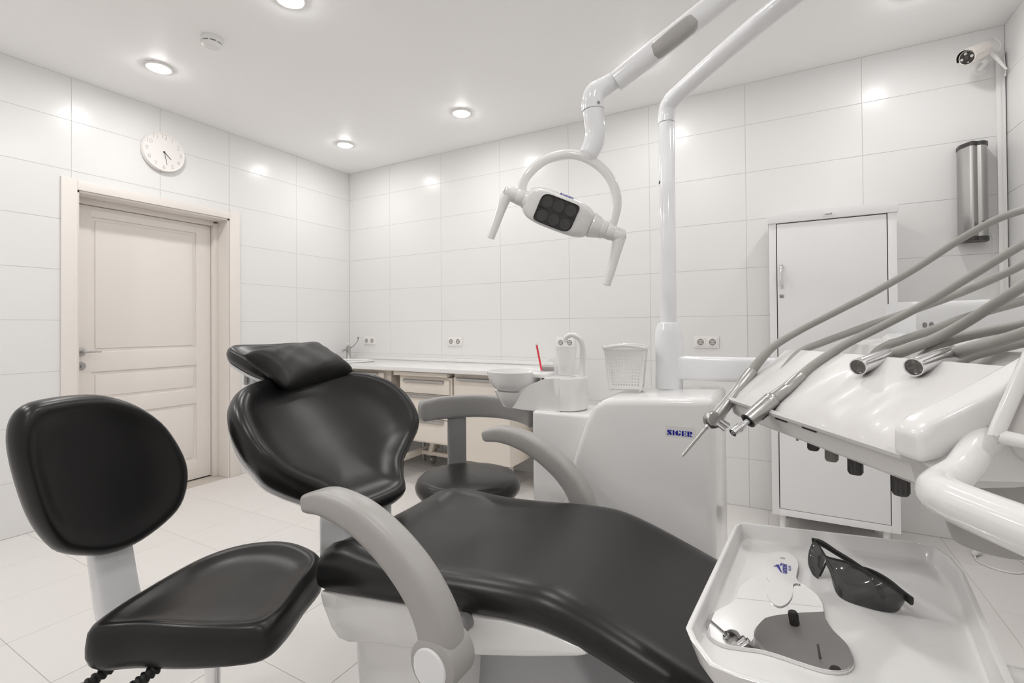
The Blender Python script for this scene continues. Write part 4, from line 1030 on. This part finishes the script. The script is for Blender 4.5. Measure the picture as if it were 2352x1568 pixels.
# hose loops going back into the console
HOSES = {
 'H3': [(3.7003, -2.4059, 1.0567),(3.7280, -2.3614, 1.0901),(3.7662, -2.3400, 1.1088),(3.8120, -2.3372, 1.1293),(3.8576, -2.3231, 1.1482),(3.9086, -2.3059, 1.1681),(3.9618, -2.2991, 1.1914),(4.0184, -2.2903, 1.2206),(4.0424, -2.2999, 1.2366),(4.0984, -2.2916, 1.2720),(4.1337, -2.3174, 1.2581)],
 'H4B': [(3.8132, -2.4510, 1.0714),(3.8343, -2.4393, 1.1010),(3.8620, -2.4352, 1.1155),(3.9007, -2.4250, 1.1315),(3.9463, -2.4224, 1.1527),(3.9978, -2.4394, 1.1729),(4.0446, -2.4591, 1.1937)],
 'H5B': [(3.8590, -2.4941, 1.0665),(3.8759, -2.5076, 1.0975),(3.9024, -2.5043, 1.1166),(3.9321, -2.5107, 1.1281),(3.9667, -2.5371, 1.1395),(4.0011, -2.5753, 1.1543)],
 'H6': [(3.8990, -2.5174, 1.0701),(3.9106, -2.5339, 1.0939),(3.9308, -2.5455, 1.1058),(3.9532, -2.5789, 1.1187),(3.9857, -2.6066, 1.1320)],
}
for k_, pts in HOSES.items(): tubeK('return_hose', pts, 0.0052, 'hose', cn, 14)

# ------------------------------------------------------------------ instruments resting on the console
def seg_lathe(name, p, q, prof, material, parent, seg=24):
    p, q = Vector(p), Vector(q); d_ = q-p; L = d_.length
    return lathe(name, [(r*KS, t*L) for t, r in prof], material, parent, p, d_, seg)
sy = thing('air_water_syringe', (3.5963, -2.4405, 0.9756), 'steel three-way air-water syringe with long thin nozzle at the console edge', 'dental syringe')
S0, S1, S2, S3 = (3.6528, -2.3807, 1.0556), (3.5963, -2.4405, 0.9756), (3.5807, -2.4526, 0.9567), (3.5429, -2.4758, 0.9066)
seg_lathe('grip', S0, S1, [(0, 0.0), (0, .0078), (0.02, .0084), (0.42, .0086), (0.45, .0082), (0.75, .0090), (0.95, .0098), (1.0, .0094)], 'steel', sy)
hd = latheK('valve_head', [(0.0, -.0095), (.0100, -.0095), (.0128, -.006), (.0128, .006), (.0100, .0095), (0.0, .0095)], 'steel', sy, Vector(S1)+Vector((-.005, -.004, -.005)), (RH_*0.0-FH_*0.9+Vector((0, 0, .25))), 28)
seg_lathe('nozzle_nut', S1, S2, [(0.3, .0075), (0.55, .0075), (0.56, .0058), (0.80, .0058), (0.81, .0045), (1.0, .0045)], 'chrome', sy)
seg_lathe('nozzle', S2, S3, [(0, .0026), (0.8, .0022), (1.0, .0020)], 'steel', sy, 14)
for k, off in enumerate((.0, .0065)):
    c = Vector((3.6080, -2.4510, 0.9699))+Vector((-.005, -.004, -.005))*k*1.1
    latheK('push_button', [(0.0, .010), (.0034, .010), (.0038, .008), (.0030, .0), (.0030, -.004)], 'chrome', sy, c, RH_*0.75-FH_*0.25+Vector((0, 0, -.55)), 14)
H1 = [(3.6515, -2.3821, 1.0543),(3.6671, -2.3727, 1.0773),(3.6901, -2.3600, 1.1031),(3.7326, -2.3363, 1.1320),(3.7875, -2.3285, 1.1642),(3.8397, -2.3222, 1.1949),(3.9003, -2.3228, 1.2351),(3.9531, -2.3393, 1.2764),(3.9875, -2.3660, 1.2995),(4.0124, -2.3980, 1.3073),(4.0412, -2.4392, 1.3054),(4.0737, -2.4665, 1.2810),(4.0986, -2.4748, 1.2167)]
tubeK('hose', H1, [0.0068, 0.0064, 0.0056, 0.0052, 0.0050, 0.0050, 0.0049, 0.0048, 0.0047, 0.0046, 0.0046, 0.0046, 0.0046], 'hose', sy, 16)
mo = thing('micromotor', (3.6881, -2.5242, 1.0250), 'brushed steel micromotor handpiece with coupling tip hanging over the console edge', 'dental handpiece')
MT = [Vector(p) for p in ((3.7271, -2.4822, 1.0586),(3.7062, -2.5054, 1.0392),(3.6881, -2.5247, 1.0254),(3.6542, -2.5608, 0.9945),(3.6428, -2.5728, 0.9850))]
seg_lathe('rear_sleeve', MT[0], MT[1], [(0, 0), (0, .0068), (0.04, .0072), (0.9, .0076), (1, .0074)], 'steel', mo)
seg_lathe('middle_sleeve', MT[1], MT[2], [(0, .0078), (0.06, .0082), (0.9, .0086), (1, .0086)], 'steel', mo)
mb_ = seg_lathe('motor_body', MT[2], MT[3], [(0, .0088), (0.05, .0102), (0.12, .0106), (0.14, .0101), (0.2, .0104), (0.9, .0100), (1, .0098), (1, .0070), (0.97, .0068)], 'steel', mo, 32)
seg_lathe('collar_recess', MT[2], MT[3], [(0.95, .0082), (0.985, .0082), (0.985, 0)], 'gap_black', mo)
seg_lathe('coupling', MT[3], MT[4]+(MT[4]-MT[3])*0.75, [(-.1, .0036), (0.05, .0036), (0.12, .0030), (0.28, .0032), (0.30, .0052), (0.55, .0054), (0.56, .0046), (0.60, .0046), (0.61, .0053), (0.66, .0053), (0.67, .0046), (0.71, .0046), (0.72, .0052), (1.0, .0050), (1.0, .0030), (0.9, .0028)], 'chrome', mo)
md = (MT[3]-MT[2]).normalized()
mq = (Vector((0, 0, -1))-FH_*0.9); mq = (mq-md*mq.dot(md)).normalized()
text('lettering', 'marathon', 0.0092, 'print_black', mb_, MT[2].lerp(MT[3], 0.42)+mq*0.0129, -md, md.cross(mq)*-1, 0.0002, 0.0001)
H2 = [(3.7247, -2.4852, 1.0561),(3.7458, -2.4660, 1.0761),(3.7890, -2.4420, 1.1081),(3.8364, -2.4269, 1.1359),(3.8895, -2.4318, 1.1703),(3.9345, -2.4526, 1.2060),(3.9854, -2.4816, 1.2477),(4.0347, -2.4885, 1.2758),(4.0803, -2.4857, 1.2710),(4.1174, -2.4641, 1.2166)]
tubeK('hose', H2, [0.0064, 0.0060, 0.0054, 0.0051, 0.0050, 0.0048, 0.0047, 0.0046, 0.0046, 0.0046], 'hose', mo, 16)
def bare_hose(lbl, a, b, pts, r):
    t = thing('handpiece_hose', a, lbl, 'dental hose', 'empty handpiece hoses lying on the console')
    seg_lathe('metal_sleeve', a, b, [(0.10, .0068*r), (0.02, .0076*r), (0.0, .0082*r), (0.0, .0092*r), (0.04, .0096*r), (0.05, .0090*r), (0.10, .0093*r), (0.93, .0093*r), (0.94, .0086*r), (1.0, .0084*r)], 'chrome', t, 28)
    seg_lathe('sleeve_core', a, b, [(0.085, 0.0), (0.085, .0070*r)], 'steel_dark', t)
    tubeK('hose', [Vector(b)-(Vector(b)-Vector(a))*0.06]+list(pts[1:]), [0.0072*r, 0.0062*r, 0.0058*r, 0.0054, 0.0052, 0.0050, 0.0050], 'hose', t, 16)
bare_hose('grey hose with an empty chrome sleeve next to the micromotor', (3.7910, -2.5727, 1.0825), (3.8372, -2.5065, 1.0960), [(3.8372, -2.5065, 1.0960),(3.8573, -2.5182, 1.1067),(3.8867, -2.5132, 1.1208),(3.9136, -2.5327, 1.1433),(3.9334, -2.5677, 1.1671),(3.9496, -2.5932, 1.1859),(3.9876, -2.5949, 1.2186),(4.0481, -2.5608, 1.2205)], 1.0)
bare_hose('grey hose with an empty chrome sleeve closest to the console rim', (3.8397, -2.6314, 1.0884), (3.8934, -2.5644, 1.1030), [(3.8934, -2.5644, 1.1030),(3.9011, -2.5969, 1.1110),(3.9211, -2.6087, 1.1201),(3.9358, -2.6349, 1.1305),(3.9607, -2.6670, 1.1486),(4.0029, -2.6660, 1.1499)], 1.0)

# ------------------------------------------------------------------ tray with mirror and glasses
def tz(x, h): return 0.80299+0.075*(x-3.69854)+h*1.07
TO = [(3.6257, -2.4752),(3.6306, -2.4548),(3.6466, -2.4527),(3.8670, -2.4583),(3.8927, -2.4677),(3.9018, -2.5019),(3.9042, -2.5466),(3.8809, -2.7694),(3.8756, -2.8336),(3.8499, -2.8700),(3.8071, -2.8786),(3.6573, -2.8679),(3.6328, -2.8606),(3.6092, -2.8251),(3.6007, -2.8048),(3.6017, -2.7855)]
def inset(poly, d):
    n = len(poly); out = []
    cx = sum(p[0] for p in poly)/n; cy = sum(p[1] for p in poly)/n
    for i in range(n):
        a, b, c = Vector((*poly[i-1], 0)), Vector((*poly[i], 0)), Vector((*poly[(i+1) % n], 0))
        def nrm(p, q):
            e = (q-p).normalized(); m_ = Vector((-e.y, e.x, 0)); mid = (p+q)/2
            return m_ if m_.dot(Vector((cx, cy, 0))-mid) > 0 else -m_
        m_ = (nrm(a, b)+nrm(b, c)); m_ = m_/max(0.3, m_.length_squared)*2
        out.append((b.x+m_.x*d, b.y+m_.y*d))
    return out
ty = thing('instrument_tray', (3.7536, -2.6517, 0.7707), 'white plastic instrument tray holding a hand mirror and dark glasses', 'tray')
V, F = [], []; nT = len(TO)
TR = [(0.012, -.0262), (0.009, -.0255), (0.001, -.004), (0.0, -.001), (0.0012, 0.0), (0.0052, 0.0), (0.0065, -.0012), (0.0095, -.018), (0.0115, -.0205), (0.016, -.0220), (0.02, -.0222)]
for d_, h in TR:
    for x, y in inset(TO, d_*1.07): V.append((x, y, tz(x, h)))
for i in range(len(TR)-1):
    for k in range(nT): F.append((i*nT+k, i*nT+(k+1) % nT, (i+1)*nT+(k+1) % nT, (i+1)*nT+k))
F.append(tuple(range(nT))); F.append(tuple((len(TR)-1)*nT+k for k in range(nT))[::-1])
obj_from('tray_shell', V, F, 'white_plastic', ty, True, 45)
tube('tray_bracket', [(3.84, -2.70, tz(3.84, -.032)), (3.93, -2.69, .775), (3.985, -2.66, .81), (3.99, -2.635, .88), (3.965, -2.628, .93), (3.91, -2.628, .94)], 0.011, 'white_plastic', ty, 14)
box('tray_grip', (3.884, -2.836, .776), (3.946, -2.796, .804), 'white_plastic', ty, 0.005)

HAND = [(3.6927, -2.5163),(3.7063, -2.5172),(3.7152, -2.5308),(3.7181, -2.5538),(3.7157, -2.5787),(3.7147, -2.5992),(3.7190, -2.6138),(3.7137, -2.6146),(3.7103, -2.6225),(3.7087, -2.6511),(3.7032, -2.6723),(3.6961, -2.6832),(3.6891, -2.6825),(3.6827, -2.6710),(3.6791, -2.6476),(3.6814, -2.6229),(3.6776, -2.6062),(3.6791, -2.5955),(3.6782, -2.5749),(3.6769, -2.5532),(3.6791, -2.5306)]
MIR = [(3.6775, -2.6015),(3.6701, -2.6063),(3.6590, -2.6185),(3.6507, -2.6357),(3.6461, -2.6534),(3.6444, -2.6770),(3.6401, -2.6931),(3.6317, -2.7082),(3.6209, -2.7283),(3.6165, -2.7452),(3.6167, -2.7596),(3.6205, -2.7738),(3.6291, -2.7834),(3.6410, -2.7885),(3.6594, -2.7860),(3.6757, -2.7834),(3.6933, -2.7853),(3.7102, -2.7894),(3.7263, -2.7926),(3.7382, -2.7928),(3.7502, -2.7884),(3.7581, -2.7790),(3.7616, -2.7682),(3.7615, -2.7538),(3.7584, -2.7365),(3.7484, -2.7151),(3.7442, -2.6991),(3.7416, -2.6837),(3.7417, -2.6595),(3.7368, -2.6356),(3.7273, -2.6192),(3.7191, -2.6091)]
def slab(name, outline, h0, h1, material, parent, sm=3):
    P = closed_curve([Vector((x, y, 0)) for x, y in outline], sm); n = len(P)
    v = [(p.x, p.y, tz(p.x, h0)) for p in P]+[(p.x, p.y, tz(p.x, h1)) for p in P]
    f = [tuple(range(n))[::-1], tuple(range(n, 2*n))]+[(i, (i+1) % n, n+(i+1) % n, n+i) for i in range(n)]
    return obj_from(name, v, f, material, parent)
TF = -.0222
hm = thing('hand_mirror', (3.6894, -2.6731, tz(3.6894, TF)), 'shaped hand mirror with white handle and blue logo on the tray', 'mirror')
slab('mirror_back', [(3.69+(x-3.69)*1.008, -2.695+(y+2.695)*1.008) for x, y in MIR], TF+.0004, TF+.0030, 'white_matte', hm)
slab('mirror_glass', MIR, TF+.0030, TF+.0042, 'mirror', hm)
hd = slab('handle', HAND, TF+.0004, TF+.0056, 'white_plastic', hm)
lathe('hang_hole', [(0.0, 0.0), (0.0028, 0.0), (0.0028, -.0004)], 'grey_plastic', hd, (3.6983, -2.5386, tz(3.6983, TF+.0058)), (-.075, 0, 1), 16, sx=1.3)
tx_, tyv = Vector((0, 1, 0)), Vector((-1, 0, -.075))
text('lettering', 'KASTIDENT', 0.0078, 'logo_blue', hd, (3.7012, -2.5736, tz(3.7012, TF+.0059)), tx_, tyv, 0.0001, 0.0002, sx=0.78)
text('small_lettering', 'IMPLANT', 0.0044, 'logo_blue_pale', hd, (3.7072, -2.5704, tz(3.7072, TF+.0059)), tx_, tyv, 0.0001, 0.0001)
def flat_poly(name, pts):
    P = [(x, y) for x, y in pts]
    v = [(x, y, tz(x, TF+.0057)) for x, y in P]+[(x, y, tz(x, TF+.00605)) for x, y in P]; n = len(P)
    obj_from(name, v, [tuple(range(n)), tuple(range(n, 2*n))[::-1]]+[(i, (i+1) % n, n+(i+1) % n, n+i) for i in range(n)], 'logo_blue', hd)
flat_poly('logo_mark', [(3.6889, -2.5656),(3.6931, -2.5634),(3.6971, -2.5875),(3.6958, -2.5880)])
flat_poly('logo_mark', [(3.6862, -2.5720),(3.6921, -2.5645),(3.6931, -2.5688)])
flat_poly('logo_mark', [(3.6939, -2.5656),(3.6969, -2.5538),(3.6974, -2.5650)])

# safety glasses
gl = thing('safety_glasses', (3.7750, -2.5982, tz(3.7750, TF)), 'dark tinted wraparound safety glasses with black temples on the tray', 'glasses')
def lens(name, rows, nu, bulge, th=0.0016):
    """rows: point lists from top to bottom"""
    R = [catmull(r, 6) for r in rows]; n = min(len(r) for r in R)
    R = [[r[int(round(i*(len(r)-1)/(n-1)))] for i in range(n)] for r in R]
    m_ = 9; G_ = []
    for j in range(m_):
        t = j/(m_-1); row = []
        for i in range(n):
            if len(R) == 3:
                a, b, c = R[0][i], R[1][i], R[2][i]
                p = a*((1-t)*(1-2*t))+b*(4*t*(1-t))+c*(t*(2*t-1))
            else:
                p = R[0][i].lerp(R[1][i], t)+Vector((-.55, -.80, .1))*(bulge*math.sin(PI*t))
            row.append(p)
        G_.append(row)
    off = Vector((.55, .8, 0))*th
    V = [p for row in G_ for p in row]+[p+off for row in G_ for p in row]
    F = []; o_ = n*m_
    for j in range(m_-1):
        for i in range(n-1):
            q = (j*n+i, j*n+i+1, (j+1)*n+i+1, (j+1)*n+i); F.append(q); F.append(tuple(x+o_ for x in reversed(q)))
    for i in range(n-1):
        F.append((i, i+1, o_+i+1, o_+i)); k = (m_-1)*n; F.append((k+i, k+i+1, o_+k+i+1, o_+k+i))
    for j in range(m_-1):
        F.append((j*n, (j+1)*n, o_+(j+1)*n, o_+j*n)); k = n-1; F.append((j*n+k, (j+1)*n+k, o_+(j+1)*n+k, o_+j*n+k))
    return obj_from(name, V, F, 'lens_dark', gl, True, 50)
LT = [(3.7389, -2.5344, 0.8210),(3.7451, -2.5572, 0.8204),(3.7509, -2.5807, 0.8176)]
LM = [(3.7305, -2.5593, 0.8054),(3.7366, -2.5644, 0.8026),(3.7470, -2.5748, 0.8002)]
LB = [(3.7324, -2.5604, 0.7857),(3.7356, -2.5708, 0.7836),(3.7409, -2.5792, 0.7830)]
lens('lens', [LT, LM, LB], 7, 0)
RT_ = [(3.7509, -2.5807, 0.8176),(3.7759, -2.5952, 0.8206),(3.7992, -2.6313, 0.8234),(3.8177, -2.6494, 0.8205),(3.8303, -2.6473, 0.8150)]
RB_ = [(3.7552, -2.5734, 0.7955),(3.7612, -2.6205, 0.7852),(3.7867, -2.6396, 0.7868),(3.8153, -2.6419, 0.7889),(3.8260, -2.6335, 0.7976)]
lens('lens', [RT_, RB_], 7, 0.004)
tube('brow_bar', LT+RT_[1:], 0.0012, 'black_rubber', gl, 8, True, 6)
tube('temple', [(3.7376, -2.5356, 0.8189),(3.7486, -2.5455, 0.8210),(3.7640, -2.5633, 0.8189),(3.7817, -2.5853, 0.8173),(3.7976, -2.6090, 0.8141),(3.8044, -2.6185, 0.8050),(3.8103, -2.6153, 0.7921)], [0.0045, 0.0048, 0.0040, 0.0038, 0.0038, 0.0036, 0.0034], 'black_rubber', gl, 14, True, 6, flat=0.45, upv=(0, 0, 1), power=3)
tube('temple', [(3.8312, -2.6522, 0.8125),(3.8254, -2.6407, 0.8130),(3.8154, -2.6099, 0.8125),(3.8007, -2.5852, 0.8103),(3.7812, -2.5663, 0.8050)], [0.0052, 0.0050, 0.0040, 0.0038, 0.0034], 'black_rubber', gl, 14, True, 6, flat=0.45, upv=(0, 0, 1), power=3)
tube('nose_pad', [(3.7512, -2.5790, 0.8082),(3.7472, -2.5757, 0.7953),(3.7434, -2.5757, 0.7857)], 0.0014, 'black_rubber', gl, 8)
